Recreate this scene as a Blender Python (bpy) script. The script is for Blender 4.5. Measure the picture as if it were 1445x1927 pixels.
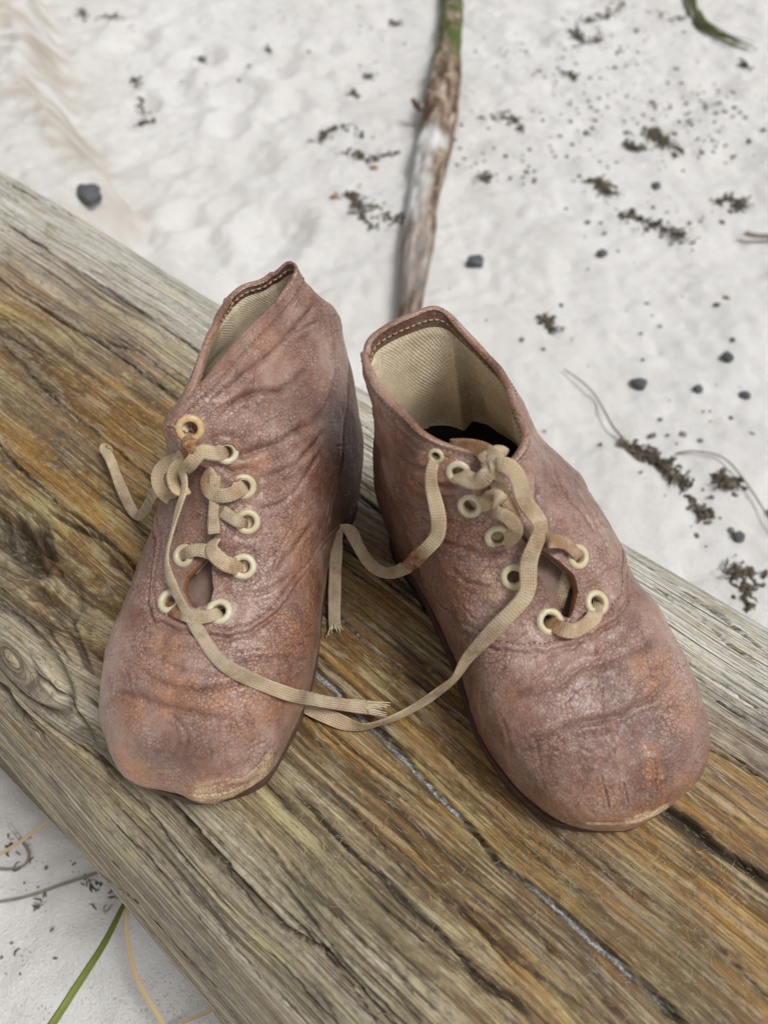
import bpy, bmesh, math, random
import numpy as np
from mathutils import Vector, Matrix
from mathutils.bvhtree import BVHTree

for o in list(bpy.data.objects):
    bpy.data.objects.remove(o, do_unlink=True)
SC = bpy.context.scene
COL = SC.collection
random.seed(11)
RNG = np.random.default_rng(11)

# ------------------------------------------------------------------ camera
F_PX, CX, CY = 1450.0, 722.5, 963.5          # phone lens, photograph is 1445 x 1927
CAM_H, PITCH = 0.24, math.radians(50.0)
cam_d = bpy.data.cameras.new('camera')
cam = bpy.data.objects.new('camera', cam_d)
COL.objects.link(cam)
cam.location = (0, 0, CAM_H)
cam.rotation_euler = (math.radians(90) - PITCH, 0, 0)
cam_d.sensor_fit = 'VERTICAL'
cam_d.lens = 4.25
cam_d.sensor_height = 4.25 / F_PX * 1927
cam_d.sensor_width = 4.25 / F_PX * 1445
cam_d.clip_start = 0.01
cam_d.clip_end = 500
cam_d.dof.use_dof = True
cam_d.dof.focus_distance = 0.268
cam_d.dof.aperture_fstop = 1.7
SC.camera = cam

# ------------------------------------------------------------------ sky, sun, exposure
SUN_EL, SUN_AZ = math.radians(62), math.radians(112)      # azimuth measured from +Y (away from camera) to +X
W = bpy.data.worlds.new('World')
SC.world = W
W.use_nodes = True
wn = W.node_tree.nodes
wl = W.node_tree.links
for n in list(wn):
    wn.remove(n)
w_out = wn.new('ShaderNodeOutputWorld')
w_bg = wn.new('ShaderNodeBackground')
w_hs = wn.new('ShaderNodeHueSaturation')
w_sky = wn.new('ShaderNodeTexSky')
w_sky.sky_type = 'NISHITA'
w_sky.sun_disc = False
w_sky.sun_elevation = SUN_EL
w_sky.sun_rotation = SUN_AZ
w_sky.dust_density = 4.0
w_hs.inputs['Saturation'].default_value = 0.084           # overcast: a grey veil over the blue
w_bg.inputs['Strength'].default_value = 0.084
wl.new(w_sky.outputs[0], w_hs.inputs['Color'])
wl.new(w_hs.outputs[0], w_bg.inputs['Color'])
wl.new(w_bg.outputs[0], w_out.inputs['Surface'])
sun_d = bpy.data.lights.new('sun', 'SUN')
sun_d.energy = 1.5
sun_d.angle = math.radians(18)
sun_d.color = (1.0, 0.98, 0.955)
sun = bpy.data.objects.new('sun', sun_d)
COL.objects.link(sun)
sd = Vector((math.sin(SUN_AZ) * math.cos(SUN_EL), math.cos(SUN_AZ) * math.cos(SUN_EL), math.sin(SUN_EL)))
sun.rotation_euler = (-sd).to_track_quat('-Z', 'Y').to_euler()
sun.location = (.9, -.4, 2.4)
SC.view_settings.view_transform = 'Standard'
SC.view_settings.look = 'None'
SC.view_settings.gamma = 1.0
SC.view_settings.use_curve_mapping = False
SC.view_settings.exposure = 0.26
SC.render.engine = 'CYCLES'
SC.cycles.use_denoising = True
SC.cycles.use_adaptive_sampling = False
SC.cycles.filter_width = 1.25
SC.cycles.sample_clamp_indirect = 4.0
SC.cycles.max_bounces = 8

# ------------------------------------------------------------------ helpers: pixels of the photograph to places
_f = np.array([0, math.cos(PITCH), -math.sin(PITCH)])
_u = np.array([0, math.sin(PITCH), math.cos(PITCH)])
_r = np.array([1.0, 0, 0])
CAM = np.array([0, 0, CAM_H])

def pray(x, y):
    return _f + _r * (x - CX) / F_PX + _u * (CY - y) / F_PX

def at(x, y, z=0.0):
    d = pray(x, y)
    return CAM + d * ((z - CAM_H) / d[2])

def cast(bvh, x, y, off=0.0):
    """where the line of sight through a pixel meets a built surface; off = metres along the surface normal"""
    d = pray(x, y)
    d = d / np.linalg.norm(d)
    loc, nor, idx, dist = bvh.ray_cast(Vector(CAM), Vector(d))
    if loc is None:
        return None
    n = np.array(nor)
    if n @ d > 0:
        n = -n
    return np.array(loc) + n * off, n, idx

# ------------------------------------------------------------------ helpers: noise
def _hash(ix, iy, iz, seed):
    h = (ix.astype(np.int64) * 374761393 + iy.astype(np.int64) * 668265263 + iz.astype(np.int64) * 2147483647 + seed * 1274126177) & 0xffffffff
    h = ((h ^ (h >> 13)) * 1274126177) & 0xffffffff
    h = ((h ^ (h >> 16)) * 2246822519) & 0xffffffff
    return ((h ^ (h >> 15)) & 0xffffff) / float(0xffffff)

def vnoise(x, y, z=None, seed=0):
    """smooth value noise in -1..1"""
    if z is None:
        z = np.zeros_like(x)
    ix, iy, iz = np.floor(x), np.floor(y), np.floor(z)
    fx, fy, fz = x - ix, y - iy, z - iz
    fx, fy, fz = [f * f * f * (f * (f * 6 - 15) + 10) for f in (fx, fy, fz)]
    r = 0
    for dx in (0, 1):
        wx = fx if dx else 1 - fx
        for dy in (0, 1):
            wy = fy if dy else 1 - fy
            for dz in (0, 1):
                wz = fz if dz else 1 - fz
                r = r + _hash(ix + dx, iy + dy, iz + dz, seed) * wx * wy * wz
    return r * 2 - 1

def fbm(x, y, z=None, octs=4, seed=0, gain=0.5):
    a, r, t = 1.0, 0, 0
    for k in range(octs):
        r = r + a * vnoise(x * 2 ** k, y * 2 ** k, None if z is None else z * 2 ** k, seed + 17 * k)
        t += a
        a *= gain
    return r / t

def sstep(a, b, x):
    t = np.clip((x - a) / (b - a), 0, 1)
    return t * t * (3 - 2 * t)

def spline_matrix(n, s, periodic):
    """weights that evaluate the interpolating cubic B-spline through n values at positions s (in index units)"""
    A = np.zeros((n, n))
    for i in range(n):
        A[i, i] += 4 / 6
        if periodic:
            A[i, (i + 1) % n] += 1 / 6
            A[i, (i - 1) % n] += 1 / 6
        elif i in (0, n - 1):
            A[i, i] = 1
        else:
            A[i, i + 1] += 1 / 6
            A[i, i - 1] += 1 / 6
    E = np.zeros((len(s), n))
    k = np.floor(s).astype(int)
    if not periodic:
        k = np.clip(k, 0, n - 2)
    f = s - k
    for o, w in ((-1, (1 - f) ** 3 / 6), (0, (3 * f ** 3 - 6 * f ** 2 + 4) / 6), (1, (-3 * f ** 3 + 3 * f ** 2 + 3 * f + 1) / 6), (2, f ** 3 / 6)):
        kk = k + o
        if periodic:
            np.add.at(E, (np.arange(len(s)), kk % n), w)
        else:
            lo, hi = kk < 0, kk > n - 1
            ok = ~(lo | hi)
            rows = np.arange(len(s))
            np.add.at(E, (rows[ok], kk[ok]), w[ok])
            np.add.at(E, (rows[lo], np.zeros(lo.sum(), int)), 2 * w[lo])
            np.add.at(E, (rows[lo], np.ones(lo.sum(), int)), -w[lo])
            np.add.at(E, (rows[hi], np.full(hi.sum(), n - 1)), 2 * w[hi])
            np.add.at(E, (rows[hi], np.full(hi.sum(), n - 2)), -w[hi])
    return E @ np.linalg.inv(A)

def spline_pts(pts, m):
    pts = np.asarray(pts, float)
    if len(pts) == 2:
        t = np.linspace(0, 1, m)[:, None]
        return pts[0] * (1 - t) + pts[1] * t
    n = len(pts)
    # walk the keys by chord length so that the samples are even
    E = spline_matrix(n, np.linspace(0, n - 1, 12 * m), False)
    q = E @ pts
    d = np.concatenate([[0], np.cumsum(np.linalg.norm(np.diff(q[:, :3], axis=0), axis=1))])
    s = np.linspace(0, d[-1], m)
    return np.stack([np.interp(s, d, q[:, c]) for c in range(q.shape[1])], 1)

# ------------------------------------------------------------------ helpers: objects
def mesh_obj(name, verts, faces, mat, parent=None, smooth=True, uv=None, attrs=None, normals=None, origin=None):
    """verts in world space; the object gets its origin at `origin` (or that of its parent)"""
    verts = np.asarray(verts, float)
    me = bpy.data.meshes.new(name)
    org = np.array(parent['_org']) if (parent is not None and '_org' in parent) else (np.zeros(3) if origin is None else np.asarray(origin, float))
    v = verts - org
    if isinstance(faces, np.ndarray):
        k = faces.shape[1]
        me.vertices.add(len(v)); me.vertices.foreach_set('co', v.ravel().astype(np.float32))
        me.loops.add(faces.size); me.loops.foreach_set('vertex_index', faces.ravel().astype(np.int32))
        me.polygons.add(len(faces))
        me.polygons.foreach_set('loop_start', np.arange(0, faces.size, k, dtype=np.int32))
        me.polygons.foreach_set('loop_total', np.full(len(faces), k, dtype=np.int32))
        me.update(calc_edges=True)
    else:
        me.from_pydata([tuple(p) for p in v], [], faces)
    me.validate()
    if smooth:
        me.polygons.foreach_set('use_smooth', np.ones(len(me.polygons), dtype=bool))
    if uv is not None:
        l = me.uv_layers.new(name='UVMap')
        li = np.zeros(len(me.loops), dtype=np.int32); me.loops.foreach_get('vertex_index', li)
        l.data.foreach_set('uv', np.asarray(uv, np.float32)[li].ravel())
    for k, a in (attrs or {}).items():
        at_ = me.attributes.new(k, 'FLOAT', 'POINT'); at_.data.foreach_set('value', np.asarray(a, np.float32))
    if normals is not None:
        me.normals_split_custom_set_from_vertices([tuple(n) for n in normals])
    if mat is not None:
        me.materials.append(mat)
    o = bpy.data.objects.new(name, me)
    COL.objects.link(o)
    if parent is not None:
        o.parent = parent
    else:
        o.location = org
    return o

def thing(name, label, cat, loc, group=None):
    o = bpy.data.objects.new(name, None)
    o.empty_display_size = 0.02
    COL.objects.link(o)
    o.location = loc
    o['_org'] = list(map(float, loc))
    return tag(o, label, cat, group)

def tag(o, label=None, cat=None, group=None, kind=None):
    if label: o['label'] = label
    if cat: o['category'] = cat
    if group: o['group'] = group
    if kind: o['kind'] = kind
    return o

def clean(o):
    if '_org' in o: del o['_org']

def grid_faces(nj, ni, wrap=False):
    j, i = np.meshgrid(np.arange(nj - 1), np.arange(ni if wrap else ni - 1), indexing='ij')
    i2 = (i + 1) % ni
    return np.stack([j * ni + i, j * ni + i2, (j + 1) * ni + i2, (j + 1) * ni + i], -1).reshape(-1, 4)

def grid_normals(P, wrap_i=False):
    if wrap_i:
        du = np.roll(P, -1, 1) - np.roll(P, 1, 1)
    else:
        du = np.gradient(P, axis=1)
    dv = np.gradient(P, axis=0)
    n = np.cross(du, dv)
    return n / (np.linalg.norm(n, axis=2, keepdims=True) + 1e-12)

class Soup:
    """collects many small pieces into one mesh"""
    def __init__(s):
        s.v, s.f, s.n, s.uv = [], [], 0, []
    def add(s, v, f, uv=None):
        v = np.asarray(v, float)
        s.v.append(v)
        s.f += [tuple(int(a) + s.n for a in q) for q in f]
        s.uv.append(np.zeros((len(v), 2)) if uv is None else np.asarray(uv, float))
        s.n += len(v)
    def build(s, name, mat, parent=None, **k):
        return mesh_obj(name, np.concatenate(s.v), s.f, mat, parent, uv=np.concatenate(s.uv), **k)

def frame_tube(path, rad, sides=6, closed_ends=True, flat=1.0):
    """tube along a path with radius per point"""
    p = np.asarray(path, float)
    m = len(p)
    rad = np.broadcast_to(np.asarray(rad, float), (m,))
    T = np.gradient(p, axis=0); T /= np.linalg.norm(T, axis=1, keepdims=True) + 1e-12
    ref = np.array([0, 0, 1.0]) if abs(T[0][2]) < .9 else np.array([1.0, 0, 0])
    v = []
    N = np.cross(T[0], ref); N /= np.linalg.norm(N)
    for k in range(m):
        N = N - T[k] * (N @ T[k]); N /= np.linalg.norm(N) + 1e-12
        B = np.cross(T[k], N)
        for a in range(sides):
            th = 2 * math.pi * a / sides
            v.append(p[k] + rad[k] * (N * math.cos(th) + B * math.sin(th) * flat))
    f = [(k * sides + a, k * sides + (a + 1) % sides, (k + 1) * sides + (a + 1) % sides, (k + 1) * sides + a) for k in range(m - 1) for a in range(sides)]
    if closed_ends:
        f += [tuple(range(sides))[::-1], tuple((m - 1) * sides + a for a in range(sides))]
    return np.array(v), f

# ------------------------------------------------------------------ helpers: materials
class NT:
    def __init__(s, name):
        s.m = bpy.data.materials.new(name); s.m.use_nodes = True
        s.t = s.m.node_tree; s.n = s.t.nodes; s.l = s.t.links
        s.n.clear()
        s.out = s.n.new('ShaderNodeOutputMaterial')
        s.b = s.n.new('ShaderNodeBsdfPrincipled')
        s.l.new(s.b.outputs[0], s.out.inputs[0])
    def put(s, sock, v):
        if isinstance(v, bpy.types.NodeSocket): s.l.new(v, sock)
        elif v is not None: sock.default_value = v
    def node(s, t, **k):
        n = s.n.new(t)
        for a, b in k.items(): setattr(n, a, b)
        return n
    def math(s, op, a, b=None, c=None, clamp=False):
        n = s.node('ShaderNodeMath', operation=op); n.use_clamp = clamp
        for i, v in enumerate((a, b, c)):
            if v is not None: s.put(n.inputs[i], v)
        return n.outputs[0]
    def mix(s, f, a, b, mode='MIX'):
        n = s.node('ShaderNodeMix', data_type='RGBA', blend_type=mode)
        s.put(n.inputs[0], f)
        for i, v in ((6, a), (7, b)):
            if isinstance(v, tuple) and len(v) == 3: v = v + (1,)
            s.put(n.inputs[i], v)
        return n.outputs[2]
    def ramp(s, f, stops, interp='LINEAR'):
        n = s.node('ShaderNodeValToRGB'); n.color_ramp.interpolation = interp
        e = n.color_ramp.elements
        while len(e) < len(stops): e.new(0.5)
        for k, (p, c) in enumerate(stops):
            e[k].position = p
            e[k].color = (c, c, c, 1) if isinstance(c, (int, float)) else tuple(c) + (1,)
        s.put(n.inputs[0], f)
        return n.outputs[0]
    def coord(s, which='Object'):
        return s.node('ShaderNodeTexCoord').outputs[which]
    def mapping(s, v, scale, loc=(0, 0, 0), rot=(0, 0, 0)):
        n = s.node('ShaderNodeMapping'); s.put(n.inputs[0], v)
        n.inputs['Scale'].default_value = scale; n.inputs['Location'].default_value = loc; n.inputs['Rotation'].default_value = rot
        return n.outputs[0]
    def noise(s, v, scale, detail=4, rough=.55, dist=0):
        n = s.node('ShaderNodeTexNoise'); s.put(n.inputs['Vector'], v)
        n.inputs['Scale'].default_value = scale; n.inputs['Detail'].default_value = detail
        n.inputs['Roughness'].default_value = rough; n.inputs['Distortion'].default_value = dist
        return n.outputs[0]
    def voronoi(s, v, scale, feature='F1', rnd=1.0):
        n = s.node('ShaderNodeTexVoronoi', feature=feature); s.put(n.inputs['Vector'], v)
        n.inputs['Scale'].default_value = scale; n.inputs['Randomness'].default_value = rnd
        return n
    def wobble(s, v, scale, amt, detail=2):
        n = s.node('ShaderNodeTexNoise'); s.put(n.inputs['Vector'], v)
        n.inputs['Scale'].default_value = scale; n.inputs['Detail'].default_value = detail
        a = s.node('ShaderNodeVectorMath', operation='SUBTRACT'); s.l.new(n.outputs['Color'], a.inputs[0]); a.inputs[1].default_value = (.5, .5, .5)
        b = s.node('ShaderNodeVectorMath', operation='SCALE'); s.l.new(a.outputs[0], b.inputs[0]); b.inputs['Scale'].default_value = amt
        c = s.node('ShaderNodeVectorMath', operation='ADD'); s.put(c.inputs[0], v); s.l.new(b.outputs[0], c.inputs[1])
        return c.outputs[0]
    def attr(s, name):
        n = s.node('ShaderNodeAttribute', attribute_name=name); return n.outputs['Fac']
    def bump(s, h, strength, dist, normal=None):
        n = s.node('ShaderNodeBump'); s.put(n.inputs['Height'], h)
        n.inputs['Strength'].default_value = strength; n.inputs['Distance'].default_value = dist
        if normal is not None: s.l.new(normal, n.inputs['Normal'])
        return n.outputs[0]
    def done(s, col=None, rough=None, normal=None, spec=None, metal=None):
        s.put(s.b.inputs['Base Color'], col if not (isinstance(col, tuple) and len(col) == 3) else col + (1,))
        s.put(s.b.inputs['Roughness'], rough); s.put(s.b.inputs['Specular IOR Level'], spec); s.put(s.b.inputs['Metallic'], metal)
        if normal is not None: s.l.new(normal, s.b.inputs['Normal'])
        return s.m

# ------------------------------------------------------------------ materials
def mat_leather(name='worn_brown_leather', dark=0.0):
    k = NT(name)
    co = k.coord()
    cw = k.wobble(co, 130, .006)
    wear, tint, scuff = k.attr('wear'), k.attr('tint'), k.attr('scuff')
    big = k.noise(co, 45, 4, .6)
    mid = k.noise(co, 170, 5, .65)
    fine = k.noise(co, 900, 3, .6)
    # crackle: small pebbled grain with finer grain inside, cell size varies over the skin
    cst = k.wobble(co, 330, .0022, 2)
    v1 = k.voronoi(cst, 780, 'DISTANCE_TO_EDGE').outputs[0]
    v2 = k.voronoi(cst, 1500, 'DISTANCE_TO_EDGE').outputs[0]
    v0 = k.voronoi(cw, 110, 'DISTANCE_TO_EDGE').outputs[0]
    e1 = k.ramp(v1, [(0, 0), (.10, .55), (.34, 1)])
    e2 = k.ramp(v2, [(0, 0), (.22, 1)])
    e0 = k.ramp(v0, [(0, 0), (.020, 1)])
    patch = k.noise(co, 80, 5, .68)
    base = k.ramp(big, [(.32, (.135, .058, .036)), (.43, (.245, .134, .094)), (.55, (.365, .226, .172)), (.68, (.470, .320, .262))])
    base = k.mix(k.ramp(mid, [(.47, 0), (.66, .62)]), base, (.290, .112, .062))
    base = k.mix(k.ramp(patch, [(.50, 0), (.68, .40)]), base, (.52, .385, .330))
    dk = k.ramp(k.noise(co, 30, 4, .6, .5), [(.52, 0), (.68, .55)])
    base = k.mix(dk, base, (.190, .090, .068))
    base = k.mix(k.math('MULTIPLY', k.math('MULTIPLY', wear, .95), k.ramp(k.noise(co, 260, 5, .72), [(.36, .15), (.58, 1)])), base, (.500, .235, .118))
    base = k.mix(k.math('MULTIPLY', k.math('MULTIPLY', tint, .85), k.ramp(k.noise(co, 310, 5, .72), [(.36, .2), (.58, 1)])), base, (.150, .075, .065))
    base = k.mix(scuff, base, (.72, .52, .32))
    crk = k.ramp(k.noise(co, 64, 4, .65), [(.40, .18), (.60, .92)])
    e1c = k.ramp(v1, [(0, 0), (.05, .25), (.13, 1)])
    base = k.mix(k.math('MULTIPLY', k.math('SUBTRACT', 1.0, e1c), crk), base, (.105, .046, .032))
    base = k.mix(k.math('MULTIPLY', k.math('SUBTRACT', 1.0, e0), k.ramp(k.noise(co, 55, 3, .6), [(.48, 0), (.60, .7)])), base, (.100, .046, .036))
    base = k.mix(k.math('MULTIPLY', k.ramp(fine, [(.54, 0), (.74, 1)]), .06), base, (.80, .66, .58))  # pale speckle highlights painted into the leather colour
    base = k.mix(k.math('MULTIPLY', k.attr('crease'), .72, clamp=True), base, (.105, .046, .032))
    if dark:
        base = k.mix(dark, base, (.060, .026, .020))
    h = k.math('ADD', k.math('MULTIPLY', e1, .6), k.math('MULTIPLY', e2, .3))
    h = k.math('ADD', h, k.math('MULTIPLY', e0, .25))
    h = k.math('ADD', h, k.math('MULTIPLY', fine, .12))
    n1 = k.bump(mid, .35, .0012)
    n2 = k.bump(h, .7, .00032, n1)
    ro = k.ramp(k.math('ADD', k.math('MULTIPLY', mid, .6), k.math('MULTIPLY', fine, .4)), [(.3, .26), (.7, .42)])
    ro = k.math('ADD', ro, k.math('MULTIPLY', scuff, .3), clamp=True)
    k.b.inputs['Coat Weight'].default_value = .0 if dark else .34
    k.b.inputs['Coat Roughness'].default_value = .30
    if dark:
        ro = k.math('ADD', ro, .12)
    return k.done(base, ro, n2, .4 if dark else .55)

def mat_simple(name, c1, c2, scale, rough=.6, bump=.3, bdist=.0004, spec=.4, detail=5):
    k = NT(name)
    n = k.noise(k.coord(), scale, detail, .65)
    return k.done(k.mix(k.ramp(n, [(.3, 0), (.7, 1)]), c1, c2), rough, k.bump(n, bump, bdist), spec)

def mat_canvas():
    k = NT('cream_canvas')
    uv = k.node('ShaderNodeUVMap').outputs[0]
    sep = k.node('ShaderNodeSeparateXYZ'); k.l.new(uv, sep.inputs[0])
    fx = k.math('MULTIPLY', sep.outputs[0], 2 * math.pi / .0012)
    fy = k.math('MULTIPLY', sep.outputs[1], 2 * math.pi / .0012)
    sx, sy = k.math('SINE', fx), k.math('SINE', fy)
    w = k.math('MULTIPLY', sx, sy)
    dark = k.ramp(k.math('ADD', k.math('MULTIPLY', w, .5), .5), [(.1, 0), (.8, 1)])
    n = k.noise(k.coord(), 60, 4, .6)
    base = k.mix(k.ramp(n, [(.35, 0), (.65, 1)]), (.72, .60, .425), (.82, .72, .55))
    fn = k.noise(k.coord(), 1000, 3, .7)
    base = k.mix(k.ramp(fn, [(.40, .45), (.56, 0)]), base, (.46, .35, .22))
    base = k.mix(k.ramp(k.noise(k.coord(), 140, 4, .65), [(.50, 0), (.70, .45)]), base, (.52, .41, .26))
    base = k.mix(k.math('MULTIPLY', k.math('SUBTRACT', 1.0, dark), .22), base, (.46, .34, .21))
    h = k.math('ADD', w, k.math('MULTIPLY', fn, .8))
    return k.done(base, .95, k.bump(h, .45, .00025), .1)

def mat_lace():
    k = NT('tan_woven_lace')
    uv = k.node('ShaderNodeUVMap').outputs[0]
    sep = k.node('ShaderNodeSeparateXYZ'); k.l.new(uv, sep.inputs[0])
    L, A = sep.outputs[0], sep.outputs[1]           # metres along, metres across
    rib = k.math('SINE', k.math('MULTIPLY', A, 2 * math.pi / .0007))
    d1 = k.math('SINE', k.math('MULTIPLY', k.math('ADD', L, k.math('MULTIPLY', k.math('ABSOLUTE', rib), .00035)), 2 * math.pi / .0009))
    w = k.math('ADD', k.math('MULTIPLY', rib, .5), k.math('MULTIPLY', d1, .4))
    n = k.noise(k.coord(), 110, 5, .65)
    base = k.mix(k.ramp(n, [(.3, 0), (.7, 1)]), (.52, .39, .245), (.76, .61, .42))
    base = k.mix(k.ramp(k.noise(k.coord(), 38, 3, .6), [(.46, 0), (.62, .6)]), base, (.46, .40, .32))
    base = k.mix(k.ramp(k.noise(k.coord(), 75, 5, .72), [(.50, 0), (.66, .68)]), base, (.32, .195, .10))
    base = k.mix(k.math('MULTIPLY', k.ramp(k.math('ADD', k.math('MULTIPLY', w, .42), .5), [(.0, 1), (.6, 0)]), .34), base, (.32, .215, .12))
    st = k.math('MULTIPLY', k.attr('stain'), k.ramp(k.noise(k.coord(), 420, 4, .7), [(.3, .2), (.62, 1)]))
    base = k.mix(st, base, (.24, .075, .022))
    sp = k.ramp(k.noise(k.coord(), 520, 3, .7), [(.66, 0), (.76, .6)])
    base = k.mix(sp, base, (.20, .085, .04))
    fn = k.noise(k.coord(), 1700, 2, .6)
    return k.done(base, .93, k.bump(k.math('ADD', w, fn), .75, .00022), .12)

def mat_eyelet():
    k = NT('ivory_enamel')
    n = k.noise(k.coord(), 700, 4, .7)
    n2 = k.noise(k.coord(), 260, 3, .6)
    base = k.mix(k.ramp(n2, [(.35, 0), (.7, 1)]), (.66, .61, .46), (.56, .49, .31))
    base = k.mix(k.math('MULTIPLY', k.node('ShaderNodeObjectInfo').outputs['Random'], .35), base, (.52, .38, .18))
    base = k.mix(k.ramp(n, [(.62, 0), (.72, .8)]), base, (.22, .10, .045))
    return k.done(base, k.ramp(n, [(.3, .28), (.7, .5)]), k.bump(n, .2, .0002), .5)

def mat_brass():
    k = NT('tarnished_tan_enamel')
    n = k.noise(k.coord(), 500, 4, .7)
    base = k.mix(k.ramp(n, [(.35, 0), (.65, 1)]), (.64, .50, .28), (.52, .34, .15))
    return k.done(base, .4, k.bump(n, .2, .0002), .5)

def mat_wood():
    k = NT('weathered_log_wood')
    uv = k.node('ShaderNodeUVMap').outputs[0]       # x: metres across the grain, y: metres along it
    a_pale, a_gold, a_dark, a_grit = k.attr('pale'), k.attr('gold'), k.attr('dark'), k.attr('grit')
    uvw = k.wobble(uv, 22, .0022, 3)
    f0 = k.noise(k.mapping(uvw, (2100, 18, 1)), 1, 2, .6)
    f1 = k.noise(k.mapping(uvw, (780, 7, 1)), 1, 4, .66, .2)
    f2 = k.noise(k.mapping(uvw, (230, 4.5, 1)), 1, 5, .62, .3)
    f3 = k.noise(k.mapping(uvw, (85, 5, 1)), 1, 5, .62, .4)
    f4 = k.noise(k.mapping(uv, (30, 9, 1), (7, 3, 0)), 1, 4, .6)
    blot = k.noise(k.mapping(uv, (210, 34, 1), (3, 1, 0)), 1, 6, .75, .6)
    gold = k.ramp(f2, [(.30, (.075, .034, .008)), (.42, (.205, .104, .024)), (.54, (.360, .200, .048)), (.68, (.510, .320, .105))])
    brown = k.ramp(f2, [(.30, (.055, .032, .015)), (.44, (.150, .088, .040)), (.56, (.240, .150, .074)), (.70, (.350, .245, .142))])
    grey = k.ramp(f2, [(.32, (.080, .058, .030)), (.45, (.215, .166, .090)), (.55, (.370, .300, .182)), (.68, (.570, .500, .355))])
    sel = k.math('ADD', k.math('MULTIPLY', k.math('SUBTRACT', f3, .5), 3.4), k.math('MULTIPLY', k.math('SUBTRACT', f4, .5), 3.0))
    sel = k.math('ADD', k.math('ADD', sel, .54), k.math('SUBTRACT', k.math('MULTIPLY', a_gold, .78), k.math('MULTIPLY', a_pale, 1.0)), clamp=True)
    warm = k.mix(k.ramp(k.noise(k.mapping(uv, (48, 11, 1), (2, 6, 0)), 1, 4, .6), [(.42, 0), (.56, 1)]), brown, gold)
    base = k.mix(sel, grey, warm)
    # silvery bleached skin left between worn stretches
    skin = k.math('MULTIPLY', k.ramp(blot, [(.50, 0), (.57, 1)]), k.ramp(f1, [(.42, .1), (.54, 1)]))
    base = k.mix(k.math('MULTIPLY', skin, k.math('ADD', .46, k.math('MULTIPLY', a_pale, .45)), clamp=True), base, (.58, .51, .355))
    white = k.math('MULTIPLY', a_pale, k.ramp(f1, [(.36, 0), (.56, 1)]))
    base = k.mix(k.math('MULTIPLY', white, .92), base, (.80, .79, .73))
    # lichen-yellow and algae-green film
    ye = k.ramp(k.noise(k.mapping(uv, (60, 20, 1), (1, 8, 0)), 1, 5, .7), [(.53, 0), (.63, 1)])
    base = k.mix(k.math('MULTIPLY', k.math('MULTIPLY', ye, k.ramp(f1, [(.42, 0), (.56, 1)])), .60), base, (.58, .51, .235))
    gr = k.ramp(k.noise(k.mapping(uv, (38, 12, 1), (9, 2, 0)), 1, 5, .7), [(.53, 0), (.66, 1)])
    base = k.mix(k.math('MULTIPLY', gr, .48), base, (.130, .120, .050))
    # dark summerwood lines and black mildew
    line = k.ramp(f1, [(.36, 1), (.46, 0)])
    base = k.mix(k.math('MULTIPLY', line, .44), base, (.050, .029, .013))
    fine = k.ramp(f0, [(.38, 1), (.52, 0)])
    base = k.mix(k.math('MULTIPLY', fine, .46), base, (.070, .044, .020))
    mil = k.math('MULTIPLY', k.ramp(k.noise(k.mapping(uv, (120, 32, 1), (4, 4, 0)), 1, 6, .78), [(.54, 0), (.63, 1)]), .6)
    base = k.mix(mil, base, (.052, .043, .034))
    base = k.mix(k.math('MULTIPLY', a_dark, k.ramp(blot, [(.35, 1), (.75, .7)]), clamp=True), base, (.026, .018, .011))
    base = k.mix(a_grit, base, k.ramp(k.noise(k.coord(), 1400, 2, .7), [(.40, (.16, .16, .16)), (.62, (.60, .60, .59))]))
    h = k.math('ADD', k.math('MULTIPLY', f1, 1.0), k.math('MULTIPLY', f0, .55))
    pit = k.noise(k.mapping(uv, (900, 260, 1), (5, 5, 0)), 1, 4, .75)
    base = k.mix(k.ramp(pit, [(.36, .55), (.47, 0)]), base, (.060, .042, .024))
    base = k.mix(k.ramp(pit, [(.56, 0), (.68, .40)]), base, (.58, .52, .38))
    n1 = k.bump(f2, .6, .0016)
    n2 = k.bump(h, .9, .0009, n1)
    return k.done(base, k.ramp(f1, [(.3, .42), (.7, .70)]), n2, .42)

def mat_sand():
    k = NT('pale_beach_sand')
    co = k.coord()
    big = k.noise(co, 5, 5, .6)
    mid = k.noise(co, 38, 5, .65)
    fine = k.noise(co, 900, 2, .7)
    base = k.mix(k.ramp(big, [(.35, 0), (.65, 1)]), (.80, .785, .76), (.86, .85, .83))
    base = k.mix(k.math('MULTIPLY', k.ramp(mid, [(.50, 0), (.70, 1)]), .35), base, (.70, .67, .63))
    base = k.mix(k.math('MULTIPLY', k.attr('tan_band'), .9, clamp=True), base, (.54, .475, .385))
    sp = k.ramp(k.voronoi(co, 420).outputs[0], [(.14, 1), (.22, 0)])
    sp = k.math('MULTIPLY', sp, k.ramp(k.noise(co, 11, 4, .7), [(.46, .04), (.66, .8)]))
    base = k.mix(sp, base, (.16, .135, .115))
    base = k.mix(k.math('MULTIPLY', k.ramp(fine, [(.35, 1), (.5, 0)]), .25), base, (.58, .54, .49))
    return k.done(base, .95, k.bump(k.math('ADD', k.math('MULTIPLY', fine, .5), mid), .7, .006), .1)

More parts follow.
